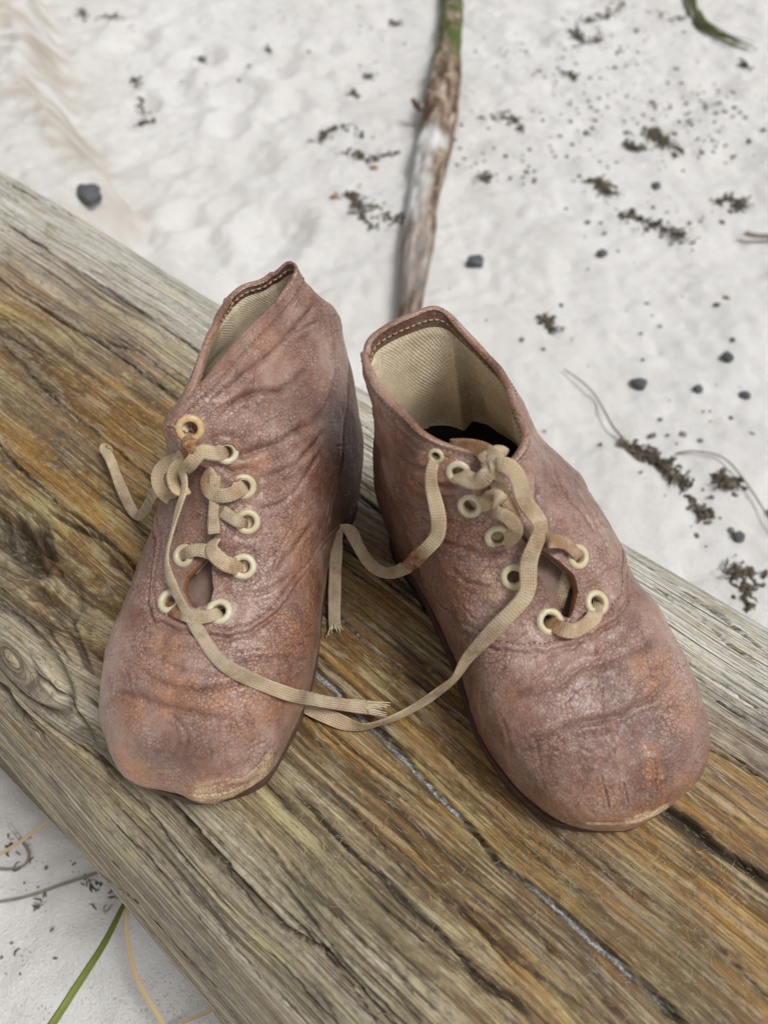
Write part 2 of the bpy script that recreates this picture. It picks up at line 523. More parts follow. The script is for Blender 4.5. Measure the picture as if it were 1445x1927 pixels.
M = dict(
    leather=mat_leather(), counter=mat_leather('dark_heel_leather', .50),
    suede=mat_simple('raw_suede_edge', (.30, .135, .055), (.20, .085, .04), 900, .9, .5),
    band=mat_leather('dark_band_leather', .35),
    tongue=mat_simple('dark_tongue_leather', (.16, .095, .070), (.27, .18, .145), 250, .75, .5),
    canvas=mat_canvas(), lace=mat_lace(), eyelet=mat_eyelet(), brass=mat_brass(),
    insole=mat_simple('insole_painted_shade', (.018, .014, .012), (.03, .024, .02), 200, .9),  # black inner leather, with the dark of the boot's hollow painted in
    thread=mat_simple('pale_thread', (.50, .37, .22), (.36, .25, .14), 800, .9, .2),
    seamthread=mat_simple('dark_seam_thread', (.16, .095, .07), (.24, .15, .11), 900, .9, .2),
    sole=mat_simple('sole_leather', (.12, .062, .042), (.06, .032, .024), 260, .7, .6),
    heel=mat_simple('black_heel_rubber', (.016, .015, .015), (.03, .028, .027), 300, .55),
    welt=mat_simple('frayed_pale_leather', (.50, .36, .20), (.33, .20, .10), 500, .95, .8, .0008),
    wood=mat_wood(), sand=mat_sand(),
    fibre=mat_simple('dry_wood_fibre', (.62, .54, .36), (.50, .44, .30), 300, .9, .1),
    weed=mat_simple('dark_dry_seaweed', (.045, .038, .028), (.17, .135, .090), 140, .8, .5),
    crumb=mat_simple('dark_grit', (.10, .095, .09), (.28, .26, .24), 90, .85, .3),
    rust=mat_simple('orange_bark_flake', (.48, .27, .16), (.36, .19, .11), 200, .9, .3),
    pebble=mat_simple('dark_slate_pebble', (.07, .075, .08), (.12, .125, .13), 160, .7, .4),
    grass=mat_simple('green_grass_blade', (.17, .23, .045), (.26, .28, .075), 90, .6, .3),
    moss=mat_simple('dull_green_weed', (.085, .10, .030), (.15, .155, .06), 120, .8, .3),
    straw=mat_simple('dry_straw', (.60, .45, .26), (.70, .56, .36), 70, .8, .2),
    twig=mat_simple('grey_twig', (.20, .17, .14), (.32, .28, .24), 120, .9, .4),
)

def mat_stick():
    k = NT('driftwood_stick')
    uv = k.node('ShaderNodeUVMap').outputs[0]
    f1 = k.noise(k.mapping(uv, (13, 2.6, 1)), 1, 6, .68, .5)
    f2 = k.noise(k.mapping(uv, (5, 2.2, 1)), 1, 5, .65, .5)
    base = k.ramp(f1, [(.34, (.040, .026, .018)), (.45, (.15, .10, .068)), (.55, (.32, .24, .18)), (.66, (.58, .50, .41))])
    base = k.mix(k.math('MULTIPLY', k.attr('barked'), k.ramp(f2, [(.36, 1), (.62, .25)])), base, (.075, .048, .036))
    base = k.mix(k.math('MULTIPLY', k.attr('green'), k.ramp(f2, [(.38, .05), (.55, 1)])), base, (.085, .125, .03))
    base = k.mix(k.math('MULTIPLY', k.attr('bare'), k.ramp(f2, [(.30, .3), (.5, 1)]), clamp=True), base, (.70, .70, .69))
    return k.done(base, .85, k.bump(f1, .8, .003), .2)
M['stick'] = mat_stick()

# ------------------------------------------------------------------ the log
LA, LN = np.array([.748, -.664]), np.array([.664, .748])
LA /= np.linalg.norm(LA); LN /= np.linalg.norm(LN)

def log_profile():
    """closed outline (c across, z) of the log, flat on top; returns points and the index range of the upper side"""
    ph = np.linspace(math.pi / 2, 0, 130)
    near = np.stack([.032 - .042 * np.sin(ph), -.08 * (1 - np.cos(ph))], 1)
    top = np.stack([np.linspace(.032, .170, 330)[1:-1], np.zeros(328)], 1)
    ph = np.linspace(0, math.pi / 2, 160)
    far = np.stack([.170 + .070 * np.sin(ph), -.08 * (1 - np.cos(ph))], 1)
    up = np.concatenate([near, top, far])
    th = np.linspace(0, math.pi, 42)[1:-1]
    bot = np.stack([.115 + .125 * np.cos(th), -.08 - .142 * np.sin(th)], 1)
    return up, bot

def build_log():
    up, bot = log_profile()
    # even steps over the upper side, finer on the flat
    d = np.concatenate([[0], np.cumsum(np.linalg.norm(np.diff(up, axis=0), axis=1))])
    Wt = d[-1]
    w = np.linspace(0, Wt, 640)
    prof = np.stack([np.interp(w, d, up[:, 0]), np.interp(w, d, up[:, 1])], 1)
    w_of = lambda c: np.interp(c, up[:, 0], d)
    # along the log: dense where the picture looks
    s = np.concatenate([np.linspace(-1.25, -.62, 36)[:-1], np.linspace(-.62, .14, 800), np.linspace(.14, .75, 36)[1:]])
    ns, nw = len(s), len(w)
    nrm2 = np.gradient(prof, axis=0); nrm2 = np.stack([-nrm2[:, 1], nrm2[:, 0]], 1); nrm2 /= np.linalg.norm(nrm2, axis=1, keepdims=True)
    S, Wg = np.meshgrid(s, w, indexing='ij')
    # coarse surface to trace the cracks on
    cs = np.linspace(-1.2, .7, 60); cp = prof[::8]
    cv = np.array([[*(LA * a + LN * b[0]), b[1]] for a in cs for b in cp])
    bvh = BVHTree.FromPolygons([Vector(p) for p in cv], grid_faces(len(cs), len(cp)).tolist())
    def sw(x, y):
        h = cast(bvh, x, y)
        if h is None: return None
        p = h[0]
        c, z = p[:2] @ LN, p[2]
        k = np.argmin((prof[:, 0] - c) ** 2 + (prof[:, 1] - z) ** 2)
        return np.array([p[:2] @ LA, w[k]])
    D = np.zeros((ns, nw)); dark = np.zeros((ns, nw)); grit = np.zeros((ns, nw))
    # grain coordinates bend round the knots
    gx, gy = Wg.copy(), S.copy()
    gx += .0035 * vnoise(S * 7, Wg * 18, seed=3) + .0012 * vnoise(S * 26, Wg * 40, seed=4)
    knots = [(sw(42, 1235), .026, .0085, .95), (sw(60, 1085), .024, .010, .45), (sw(10, 990), .024, .010, .4)]
    for kc, ra, rw, amt in knots:
        da, dw = (S - kc[0]) / ra, (Wg - kc[1]) / rw
        r = np.sqrt(da * da + dw * dw) + 1e-6
        push = np.exp(-(r / 1.5) ** 2)
        gx = gx * (1 - amt * push) + amt * push * (kc[1] + np.sign(dw) * 0 + r * rw * 1.15)
    # ---- grain relief
    wear = np.clip(.5 + .8 * vnoise(S * 9, Wg * 30, seed=8), 0, 1)
    D += .00075 * fbm(gx * 190, gy * 3.5, octs=4, seed=21, gain=.6)
    D += .00050 * fbm(gx * 620, gy * 6, octs=2, seed=22) * (.4 + wear)
    D += .0011 * fbm(gx * 42, gy * 4, octs=3, seed=23)
    D += .0022 * vnoise(S * 6, Wg * 10, seed=24) * sstep(.10, .0, np.abs(Wg - .5 * Wt) - .09) * .5
    # ---- knots
    for (kc, ra, rw, amt), hgt in zip(knots, (.0045, -.003, -.006)):
        r = np.sqrt(((S - kc[0]) / ra) ** 2 + ((Wg - kc[1]) / rw) ** 2)
        D += hgt * np.exp(-r ** 2 * 1.2)
        D -= .0022 * np.exp(-((r - 1.15) / .14) ** 2) * amt
        dark = np.maximum(dark, .75 * amt * np.exp(-((r - 1.15) / .12) ** 2) + .4 * amt * np.exp(-((r - .62) / .08) ** 2))
        D += .0006 * np.sin(r * 21) * np.exp(-(r / 1.3) ** 2)
    for (x, y, ra, rw, dep, dk) in ((30, 1015, .028, .008, .006, .9), (62, 1000, .016, .005, .004, .8), (100, 1140, .02, .004, .003, .6), (92, 1170, .01, .004, .003, .6), (5, 1300, .03, .004, .004, .5)):
        kc = sw(x, y)
        r = np.sqrt(((S - kc[0]) / ra) ** 2 + ((Wg - kc[1]) / rw) ** 2) + .35 * vnoise(S * 160, Wg * 320, seed=31)
        m = sstep(1.2, .4, r)
        D -= dep * m; dark = np.maximum(dark, dk * m)
    # ---- cracks: (pixels, half width mm, depth mm, darkness, grit)
    CR = [
        ([(480, 1140), (540, 1210), (591, 1262), (638, 1306), (703, 1374), (747, 1415), (803, 1475), (860, 1530), (906, 1583), (942, 1628), (989, 1658), (1061, 1723), (1143, 1795), (1215, 1862), (1267, 1905), (1330, 1960)], .95, 3.2, .75, 1),
        ([(912, 1590), (930, 1615), (948, 1634)], 2.2, 3.6, .9, 0),
        ([(1105, 1765), (1130, 1785), (1160, 1815)], 2.3, 4.0, 1, 0),
        ([(1215, 1875), (1250, 1900), (1290, 1935)], 2.2, 4.0, 1, 0),
        ([(1004, 1763), (1028, 1784), (1053, 1806)], 1.5, 4.5, 1, 0),
        ([(528, 1470), (567, 1503), (625, 1562), (700, 1634), (777, 1707), (835, 1765), (855, 1790), (896, 1836), (958, 1877), (1014, 1930)], .95, 2.6, .95, 0),
        ([(300, 1490), (320, 1508), (368, 1557), (450, 1649), (533, 1736), (620, 1799), (700, 1886), (760, 1950)], .42, 2.2, .9, 0),
        ([(590, 1270), (560, 1240), (520, 1210)], .5, 2, .8, 0),
        ([(700, 1388), (715, 1402), (740, 1430)], 1.0, 2, .8, 0),
        ([(1180, 1470), (1267, 1537), (1310, 1575), (1344, 1599), (1386, 1622), (1445, 1668), (1500, 1710)], 1.5, 3.6, 1, 0),
        ([(1240, 1210), (1302, 1287), (1360, 1324), (1420, 1361), (1480, 1400)], .55, 2.2, .9, 0),
        ([(1335, 1187), (1350, 1193), (1366, 1201)], .9, 2, .9, 0),
        ([(1140, 1020), (1200, 1058), (1290, 1118), (1360, 1165), (1420, 1214), (1470, 1255)], 1.3, 3.0, .55, 0),
        ([(1200, 1085), (1290, 1150), (1380, 1218), (1460, 1275)], .6, 2.0, .7, 0),
        ([(1300, 1380), (1335, 1398), (1420, 1457), (1480, 1505)], .5, 2.0, .9, 0),
        ([(1255, 1445), (1330, 1500), (1440, 1575)], .4, 1.5, .8, 0),
        ([(600, 1000), (644, 1032), (731, 1097), (831, 1175), (900, 1230)], .75, 2.4, .9, .35),
        ([(600, 1120), (641, 1160), (691, 1212), (747, 1256), (809, 1306), (871, 1365), (940, 1430)], .6, 2.4, .9, .5),
        ([(640, 900), (700, 950), (760, 1000), (820, 1050)], .7, 2.2, .9, 0),
        ([(0, 413), (80, 463), (174, 525), (254, 576), (327, 627), (400, 680)], .8, 2.2, .9, 0),
        ([(-30, 500), (33, 551), (120, 609), (174, 638), (225, 671), (327, 747), (400, 800)], .75, 2.2, .9, 0),
        ([(-30, 605), (0, 638), (40, 685), (109, 754), (174, 805), (276, 896), (330, 950), (420, 1040)], .7, 2.2, .9, .3),
        ([(-30, 800), (0, 838), (55, 896), (120, 958), (174, 992), (230, 1040)], .7, 2.2, .9, 0),
        ([(156, 390), (196, 430), (240, 462), (322, 502)], 1.2, 2.6, .9, 0),
        ([(84, 956), (134, 990), (202, 1018), (240, 1050), (262, 1078), (300, 1120)], 1.0, 2.6, .9, 0),
        ([(0, 340), (60, 372), (150, 420), (260, 480)], 1.6, 2.4, .3, 0),
        ([(150, 579), (190, 585), (225, 580)], .6, 1.6, .8, 0),
        ([(180, 632), (215, 650), (260, 662), (300, 655)], .6, 1.6, .8, 0),
        ([(66, 1240), (90, 1270), (130, 1310), (170, 1370), (190, 1410)], .55, 1.6, .9, 0),
        ([(120, 1140), (140, 1190), (160, 1240), (185, 1290)], 1.3, 1.8, .75, 0),
        ([(155, 1380), (200, 1430), (250, 1480)], .5, 1.6, .9, 0),
        ([(70, 1500), (160, 1610), (260, 1700), (350, 1800), (450, 1900)], .6, 1.8, .7, 0),
        ([(250, 1480), (330, 1590), (400, 1680), (460, 1740)], .6, 1.6, .8, 0),
        ([(700, 1760), (760, 1840), (820, 1900), (860, 1940)], .4, 1.4, .8, 0),
    ]
    rr = random.Random(5)
    for q in range(150):
        x, y = rr.uniform(-40, 1480), rr.uniform(330, 1940)
        k0 = sw(x, y)
        if k0 is None: continue
        CR.append((('sw', k0, rr.uniform(.015, .075), rr.uniform(-.05, .05)), rr.uniform(.2, .42), rr.uniform(.7, 1.6), rr.uniform(.6, .95), 0))
    Cs = Wg  # alias
    for pts, hw, dep, dk, gr in CR:
        if pts[0] == 'sw':
            _, k0, ln, sl = pts
            tt = np.linspace(-ln / 2, ln / 2, 12)
            pl = np.stack([k0[0] + tt, k0[1] + tt * sl + .0012 * np.sin(tt * 90 + k0[0] * 300)], 1)
        else:
            pl = [sw(*p) for p in pts]
            pl = np.array([p for p in pl if p is not None])
            if len(pl) < 2: continue
        hw *= .001 * (1.25 if gr == 1 else 1.1 if hw > 1.35 else .75 if hw > .5 else 1); dk = max(dk, .95) if gr else dk; dep *= .001
        o = np.argsort(pl[:, 0])
        pl = pl[o]
        jj = np.where((s > pl[0, 0] - .004) & (s < pl[-1, 0] + .004))[0]
        if len(jj) == 0: continue
        line = np.interp(s[jj], pl[:, 0], pl[:, 1])
        line = line + .00045 * vnoise(s[jj] * 95, s[jj] * 0, seed=int(abs(pl[0, 1]) * 9e4) % 997) + .0002 * vnoise(s[jj] * 330, s[jj] * 0 + 5, seed=9)
        wid = hw * np.clip(1.0 + .45 * vnoise(s[jj] * 60, s[jj] * 0 + 2, seed=int(abs(pl[0, 0]) * 9e4) % 991), .3, 2)
        end = np.minimum(sstep(pl[0, 0] - .001, pl[0, 0] + .012, s[jj]), sstep(pl[-1, 0] + .001, pl[-1, 0] - .012, s[jj]))
        dd = np.abs(w[None, :] - line[:, None]) / (wid * (.35 + .65 * end))[:, None]
        g = sstep(1.25, .60, dd) * end[:, None]
        lip = np.exp(-((dd - 1.9) / .9) ** 2) * end[:, None]
        D[jj] += -dep * g + .00018 * lip
        if gr:
            gm = sstep(.72, .4, dd) * np.clip(.62 + 1.2 * vnoise(s[jj] * 70, s[jj] * 0 + 8, seed=77), 0, 1)[:, None] * gr
            D[jj] += gm * dep * .7
            grit[jj] = np.maximum(grit[jj], gm)
        dark[jj] = np.maximum(dark[jj], dk * sstep(1.7, .9, dd) * end[:, None])
    c_ = np.interp(Wg, w, prof[:, 0])
    pale = sstep(.150, .190, c_) * (.55 + .45 * sstep(-.35, -.05, S)) + .35 * sstep(.12, .17, c_) + .30 * sstep(-.30, -.5, S) * sstep(.09, .15, c_)
    pale += .22 * sstep(.045, .01, c_)
    gold = sstep(.045, .075, c_) * sstep(.175, .135, c_) + .15 * vnoise(S * 9, Wg * 25, seed=41)
    gold -= .45 * sstep(.06, .02, c_)
    X = prof[None, :, 0] + D * nrm2[None, :, 0]
    Z = prof[None, :, 1] + D * nrm2[None, :, 1]
    P = np.stack([LA[0] * S + LN[0] * X, LA[1] * S + LN[1] * X, Z], -1)
    # underside
    nb = len(bot)
    B = np.zeros((ns, nb, 3))
    wob = .006 * vnoise(S[:, :1] * 8, np.arange(nb)[None, :] * .2 + 0 * S[:, :1], seed=51)
    bx, bz = bot[None, :, 0] + wob, bot[None, :, 1] + wob
    B[..., 0] = LA[0] * s[:, None] + LN[0] * bx; B[..., 1] = LA[1] * s[:, None] + LN[1] * bx; B[..., 2] = bz
    allp = np.concatenate([P, B], 1)
    n_i = nw + nb
    faces = grid_faces(ns, n_i, wrap=True)
    V = allp.reshape(-1, 3)
    uvb = np.stack([np.broadcast_to(Wt + np.arange(nb) * .009, (ns, nb)), np.broadcast_to(s[:, None], (ns, nb))], -1)
    uv = np.concatenate([np.stack([gx, gy], -1), uvb], 1).reshape(-1, 2)
    ext = lambda a: np.concatenate([a, np.zeros((ns, nb))], 1).ravel()
    org = np.array([*(LA * -.2 + LN * .11), -.20])
    root = thing('weathered_log', 'weathered grey-brown log with long cracks carrying the two boots', 'log', org)
    o = mesh_obj('trunk', V, faces, M['wood'], root, uv=uv, attrs=dict(pale=ext(np.clip(pale, 0, 1)), gold=ext(np.clip(gold, -.5, 1)), dark=ext(dark), grit=ext(grit)))
    # sawn ends, outside the picture
    for j, nm in ((0, 'end_face'), (ns - 1, 'end_face')):
        ring = allp[j][::6]
        cen = ring.mean(0) + (np.array([*LA, 0]) * (-.004 if j == 0 else .004))
        v = np.concatenate([ring, [cen]])
        n = len(ring)
        mesh_obj(nm, v, [(a, (a + 1) % n, n) for a in range(n)], M['wood'], root, smooth=False, uv=v[:, 1:3], attrs={k: np.zeros(n + 1) for k in ('pale', 'gold', 'dark', 'grit')})
    # surface for things to rest on (reduced)
    vis = slice(35, 835)
    R = P[vis][::2, ::2]
    lb = BVHTree.FromPolygons([Vector(p) for p in R.reshape(-1, 3)], grid_faces(R.shape[0], R.shape[1]).tolist())
    return root, lb, (V, faces)

LOG, LOG_BVH, _ = build_log()

# loose fibres raised on the worn wood: nobody could count them
def build_fuzz():
    sp = Soup()
    rr = random.Random(3)
    spots = [(1180, 1610, 190, 60, 420), (1000, 1620, 160, 90, 240), (620, 1560, 130, 90, 170), (1330, 1700, 120, 120, 280), (900, 1750, 260, 140, 330), (640, 1600, 80, 60, 110), (760, 1150, 120, 150, 140), (1240, 1850, 190, 90, 220), (150, 700, 180, 200, 170), (1330, 1330, 90, 120, 120), (520, 1700, 220, 140, 130)]
    for cx, cy, sx, sy, n in spots:
        for q in range(int(n * .34)):
            x, y = rr.gauss(cx, sx * .6), rr.gauss(cy, sy * .6)
            h = cast(LOG_BVH, x, y, .0001)
            if h is None: continue
            p, nn, _ = h
            L = rr.uniform(.0008, .0030) * (1.25 if rr.random() < .12 else 1)
            a = rr.uniform(0, 2 * math.pi)
            d = np.array([math.cos(a), math.sin(a), rr.uniform(.1, .9)])
            c = np.array([math.cos(a + 1.6), math.sin(a + 1.6), rr.uniform(-.6, .2)]) * rr.uniform(-.6, .6)
            tt = np.linspace(0, 1, 5)[:, None]
            path = p + d * L * tt + c * L * tt ** 2
            path[:, 2] = np.maximum(path[:, 2], p[2] + .0001)
            v, f = frame_tube(path, np.array([1, 1, .9, .7, .3]) * rr.uniform(.000035, .000075), 3, False)
            sp.add(v, f)
    o = sp.build('loose_wood_fibre', M['fibre'], LOG)
    tag(o, kind='stuff')
build_fuzz()
clean(LOG)

# ------------------------------------------------------------------ the sand
GZ = -.205
def ground_h(x, y):
    z = GZ + .010 * fbm(x * 5, y * 5, octs=3, seed=61) + .0065 * fbm(x * 21, y * 21, octs=3, seed=62) + .0020 * fbm(x * 95, y * 95, octs=2, seed=63)
    # wind-cut bank on the left: higher sand with a crumbling edge
    ex = np.interp(y, BANK[:, 1], BANK[:, 0]) + .012 * fbm(x * 0 + 3, y * 16, octs=3, seed=64)
    d = ex - x + .020 * fbm(x * 13, y * 13, octs=4, seed=65)
    z = z + .065 * sstep(-.010, .050, d) * sstep(2.6, 1.6, y)
    for (px, py, r, dp) in DENTS:
        q = at(px, py, GZ)
        dx, dy = x - q[0], y - q[1]
        rr_ = np.sqrt(dx * dx + (dy * .75) ** 2) / r
        z = z - dp * np.exp(-rr_ ** 2 * 1.5) + dp * .55 * np.exp(-((rr_ - 1.4) / .45) ** 2)
    return z
BANK = np.array([at(x, y, GZ)[:2] for x, y in ((270, 430), (205, 330), (160, 260), (135, 190), (120, 110), (95, 40), (60, -40))])
BANK = np.concatenate([[[BANK[0, 0] - .05, BANK[0, 1] - .3]], BANK, [[BANK[-1, 0] - .8, BANK[-1, 1] + 3]]])
BANK = BANK[np.argsort(BANK[:, 1])]
DENTS = [(380, 115, .030, .010), (520, 140, .026, .009), (455, 190, .030, .009), (330, 150, .028, .008), (345, 180, .02, .006), (520, 440, .035, .012), (380, 480, .025, .008), (345, 415, .022, .007), (250, 75, .035, .011), (480, 300, .03, .007), (690, 175, .02, .006), (670, 140, .02, .006), (540, 200, .03, .007), (330, 320, .02, .006), (750, 40, .03, .007), (1180, 200, .03, .005), (1350, 160, .03, .006), (1000, 70, .03, .006), (430, 240, .022, .008), (270, 200, .02, .007), (610, 90, .025, .007), (160, 300, .02, .004), (1400, 300, .03, .006)]

def build_ground():
    a = np.linspace(-.75, .85, 420)
    far = np.geomspace(.9, 120, 34)
    xs = np.concatenate([-far[::-1], a, far])
    b = np.linspace(-.12, 1.75, 480)
    ys = np.concatenate([-np.geomspace(.16, 120, 34)[::-1], b, np.geomspace(1.85, 160, 34)])
    X, Y = np.meshgrid(xs, ys)
    Z = ground_h(X, Y)
    ex = np.interp(Y, BANK[:, 1], BANK[:, 0]) + .012 * fbm(X * 0 + 3, Y * 16, octs=3, seed=64)
    d = ex - X + .020 * fbm(X * 13, Y * 13, octs=4, seed=65)
    tan_band = np.exp(-((d - .030) / .055) ** 2) * np.clip(.60 + 1.3 * fbm(X * 42, Y * 42, octs=3, seed=71), 0, 1) * sstep(.55, .9, Y)  # tan colour band along the face of the bank
    Z += .007 * tan_band * fbm(X * 55, Y * 55, octs=2, seed=72)
    o = mesh_obj('sand_ground', np.stack([X, Y, Z], -1).reshape(-1, 3), grid_faces(len(ys), len(xs)), M['sand'], attrs=dict(tan_band=tan_band.ravel()))
    tag(o, 'white beach sand sprinkled with dark weed crumbs', kind='structure')
    # local surface for resting things
    sx, sy = slice(34, 34 + 420), slice(34, 34 + 480)
    P = np.stack([X, Y, Z], -1)[sy, sx][::2, ::2]
    return o, BVHTree.FromPolygons([Vector(p) for p in P.reshape(-1, 3)], grid_faces(P.shape[0], P.shape[1]).tolist())
SAND, SAND_BVH = build_ground()

def on_sand(x, y, off=0.0):
    h = cast(SAND_BVH, x, y)
    p = at(x, y, GZ) if h is None else h[0]
    return p + np.array([0, 0, off])

# ------------------------------------------------------------------ the boots
NTc, NUc = 23, 28
def load_grid(txt):
    v = np.array([int(a) for a in txt.split()], float) * 1e-5
    G = v.reshape(NTc, NUc, 3)
    return G

def polyline_dist(V, poly, rmax):
    """distance of each vertex to a 3-D polyline, and where along it (0..1)"""
    out = np.full(len(V), 1e9); par = np.zeros(len(V))
    lo, hi = poly.min(0) - rmax, poly.max(0) + rmax
    ids = np.where(np.all((V > lo) & (V < hi), axis=1))[0]
    if len(ids) == 0: return out, par
    Q = V[ids]
    best = np.full(len(ids), 1e9); bp = np.zeros(len(ids))
    m = len(poly) - 1
    for k in range(m):
        a, b = poly[k], poly[k + 1]
        ab = b - a
        t = np.clip(((Q - a) @ ab) / (ab @ ab + 1e-12), 0, 1)
        d = np.linalg.norm(Q - (a + t[:, None] * ab), axis=1)
        u = d < best
        best[u] = d[u]; bp[u] = (k + t[u]) / m
    out[ids] = best; par[ids] = bp
    return out, par

def _prj(q):
    c = q - CAM
    z = c @ _f
    return np.array([CX + F_PX * (c @ _r) / z, CY - F_PX * (c @ _u) / z])

class Boot:
    pass

def build_boot(G, cfg):
    bt = Boot()
    G = G.copy()
    G[0] = G[0].mean(0)[None] * .15 + G[1].mean(0)[None] * .0 + .85 * (G[0].mean(0)[None] + (G[0] - G[0].mean(0)[None]) * .02)
    nT, nU = 400, 360
    # rings at even average spacing
    fine = spline_matrix(NTc, np.linspace(0, NTc - 1, 1500), False)
    Rf = np.einsum('tk,kuc->tuc', fine, G)
    ln = np.linalg.norm(np.diff(Rf, axis=0), axis=2)
    ln = ln[:, :].mean(1) * .6 + ln.max(1) * .4
    cum = np.concatenate([[0], np.cumsum(ln)])
    tt = np.interp(np.linspace(0, cum[-1], nT), cum, np.linspace(0, 1, 1500))
    R = np.einsum('tk,kuc->tuc', spline_matrix(NTc, tt * (NTc - 1), False), G)
    # periodic spline coefficients round each ring
    A = np.zeros((NUc, NUc))
    for i in range(NUc):
        A[i, i] = 4 / 6; A[i, (i + 1) % NUc] = 1 / 6; A[i, i - 1] = 1 / 6
    Cf = np.einsum('ij,tjc->tic', np.linalg.inv(A), R)
    per = np.linalg.norm(R - np.roll(R, 1, 1), axis=2).sum(1)
    gt, gv = zip(*cfg['gap'])
    gap = np.interp(tt, gt, np.array(gv) * .001)
    sgap = gap / per
    u = np.linspace(0, 1, nU)
    UU = sgap[:, None] + (1 - 2 * sgap[:, None]) * u[None]
    def ev(U):
        s = U * NUc
        k = np.floor(s).astype(int); f = (s - k)[..., None]
        rows = np.arange(nT)[:, None]
        return (Cf[rows, (k - 1) % NUc] * (1 - f) ** 3 + Cf[rows, k % NUc] * (3 * f ** 3 - 6 * f ** 2 + 4) + Cf[rows, (k + 1) % NUc] * (-3 * f ** 3 + 3 * f ** 2 + 3 * f + 1) + Cf[rows, (k + 2) % NUc] * f ** 3) / 6
    P = ev(UU)
    N = grid_normals(P)
    cen = P.mean(1, keepdims=True)
    if (N * (P - cen)).sum() < 0: N = -N
    N[0] = N[3]; N[1] = N[3]; N[2] = N[3]
    TT = np.broadcast_to(tt[:, None], (nT, nU))
    faces = grid_faces(nT, nU)
    bvh0 = BVHTree.FromPolygons([Vector(p) for p in P.reshape(-1, 3)], faces.tolist())
    bt.bvh0 = bvh0
    jt = int(np.searchsorted(tt, cfg['gap'][0][0]))
    def tuv(x, y):
        h = cast(bvh0, x, y)
        if h is None: return None
        j, i = divmod(h[2], nU - 1)
        return tt[j], UU[j, i], h[0]
    V = P.reshape(-1, 3)
    D = np.zeros(nT * nU)
    # broad lumps and pulls of the old leather
    x, y, z = (V[:, 0], V[:, 1], V[:, 2])
    D += .0010 * fbm(x * 48, y * 48, z * 48, octs=2, seed=cfg['seed'])
    q = fbm(x * 150, y * 150, z * 150, octs=3, seed=cfg['seed'] + 3)
    D += .00026 * (1 - 2 * np.abs(q)) * np.clip(.4 + 1.2 * vnoise(x * 35, y * 35, z * 35, seed=cfg['seed'] + 5), .1, 1.3)
    D += .00022 * fbm(x * 420, y * 420, z * 420, octs=2, seed=cfg['seed'] + 6)
    # quarters overlap the vamp along the seam
    sm = [tuv(*p) for p in cfg['seam']]
    sm = [q for q in sm if q is not None]
    su = np.array([q[1] if q[1] < .5 else q[1] - 1 for q in sm]); st = np.array([q[0] for q in sm])
    o = np.argsort(su); su, st = su[o], st[o]
    fu = np.linspace(su[0], su[-1], 60); ft = np.interp(fu, su, st)
    for _ in range(3): ft[1:-1] = (ft[:-2] + ft[1:-1] + ft[2:]) / 3
    su, st = fu, ft
    su = np.concatenate([[-.5, su[0] - .06], su, [su[-1] + .06, .5]]); st = np.concatenate([[st[0] + .10, st[0] + .05], st, [st[-1] + .05, st[-1] + .10]])
    ucen = np.where(UU < .5, UU, UU - 1)
    tse = np.interp(ucen, su, st)
    tse = tse + .004 * vnoise(ucen * 90, tse * 0, seed=5)
    dseam = (TT - tse) * cum[-1]
    gi = np.gradient(dseam, axis=1) / (np.linalg.norm(np.gradient(P, axis=1), axis=2) + 1e-6)
    gj = np.gradient(dseam, axis=0) / (np.linalg.norm(np.gradient(P, axis=0), axis=2) + 1e-6)
    gg = np.sqrt(gi ** 2 + gj ** 2)
    for _ in range(8):
        gg[:, 1:-1] = (gg[:, :-2] + gg[:, 1:-1] + gg[:, 2:]) / 3
    dseam = dseam / np.clip(gg, .5, 20)
    dseam_f = dseam.ravel()
    D += .0009 * sstep(-.0004, .0006, dseam_f) * np.exp(-np.clip(dseam_f, 0, 1) / .03)
    D -= .0007 * np.exp(-((dseam_f + .0007) / .0007) ** 2)
    D -= .00045 * np.exp(-((dseam_f - .0022) / .0006) ** 2)
    quarter = dseam > 0
    def poly3(pts):
        q = [tuv(*p) for p in pts]
        q = [a[2] for a in q if a is not None]
        return spline_pts(np.array(q), max(12, 6 * len(q))) if len(q) > 1 else None
    crease = np.zeros(len(V))
    rr = random.Random(cfg['seed'])
    extra = []
    for _ in range(95):                                   # fine age cracks running with the folds
        x0_, y0_ = rr.uniform(*cfg['box'][0]), rr.uniform(*cfg['box'][1])
        q = tuv(x0_, y0_)
        if q is None or q[2][2] < .010: continue
        ang_ = cfg['fold_low'] if q[0] < .42 else cfg['fold_high']
        a_ = math.radians(ang_ + rr.gauss(0, 28)) if rr.random() < .8 else rr.uniform(0, math.pi)
        ln_ = rr.uniform(22, 80)
        pts_ = []
        for k_ in range(6):
            pts_.append((x0_, y0_)); a_ += rr.gauss(0, .22)
            x0_ += math.cos(a_) * ln_ / 5; y0_ -= math.sin(a_) * ln_ / 5
        if sum(tuv(*p) is not None for p in pts_) == 6:
            extra.append((pts_, rr.uniform(.20, .42), rr.uniform(.15, .38)))
    for pts, w, dep in list(cfg['creases']) + extra:
        pl = poly3(pts)
        if pl is None: continue
        w *= .001 * (.66 if w > .8 else 1); dep *= .001 * (.85 if w > .00055 else 1.2)
        wob = np.stack([vnoise(pl[:, 0] * 240, pl[:, 1] * 240, pl[:, 2] * 240, seed=90 + c) for c in range(3)], 1) * .0006
        pl = pl + wob
        d, par = polyline_dist(V, pl, w * 5)
        e = sstep(0, .16, par) * sstep(1, .84, par) if w > .0006 else sstep(0, .08, par) * sstep(1, .92, par)
        e = e * np.clip(.85 + .5 * vnoise(V[:, 0] * 120, V[:, 1] * 120, V[:, 2] * 120, seed=33), .3, 1.3)
        crease = np.maximum(crease, e * min(1, dep / .0006) * np.exp(-(d / (max(w, .0003) * .62)) ** 2) * (.85 if w > .0005 else .8))
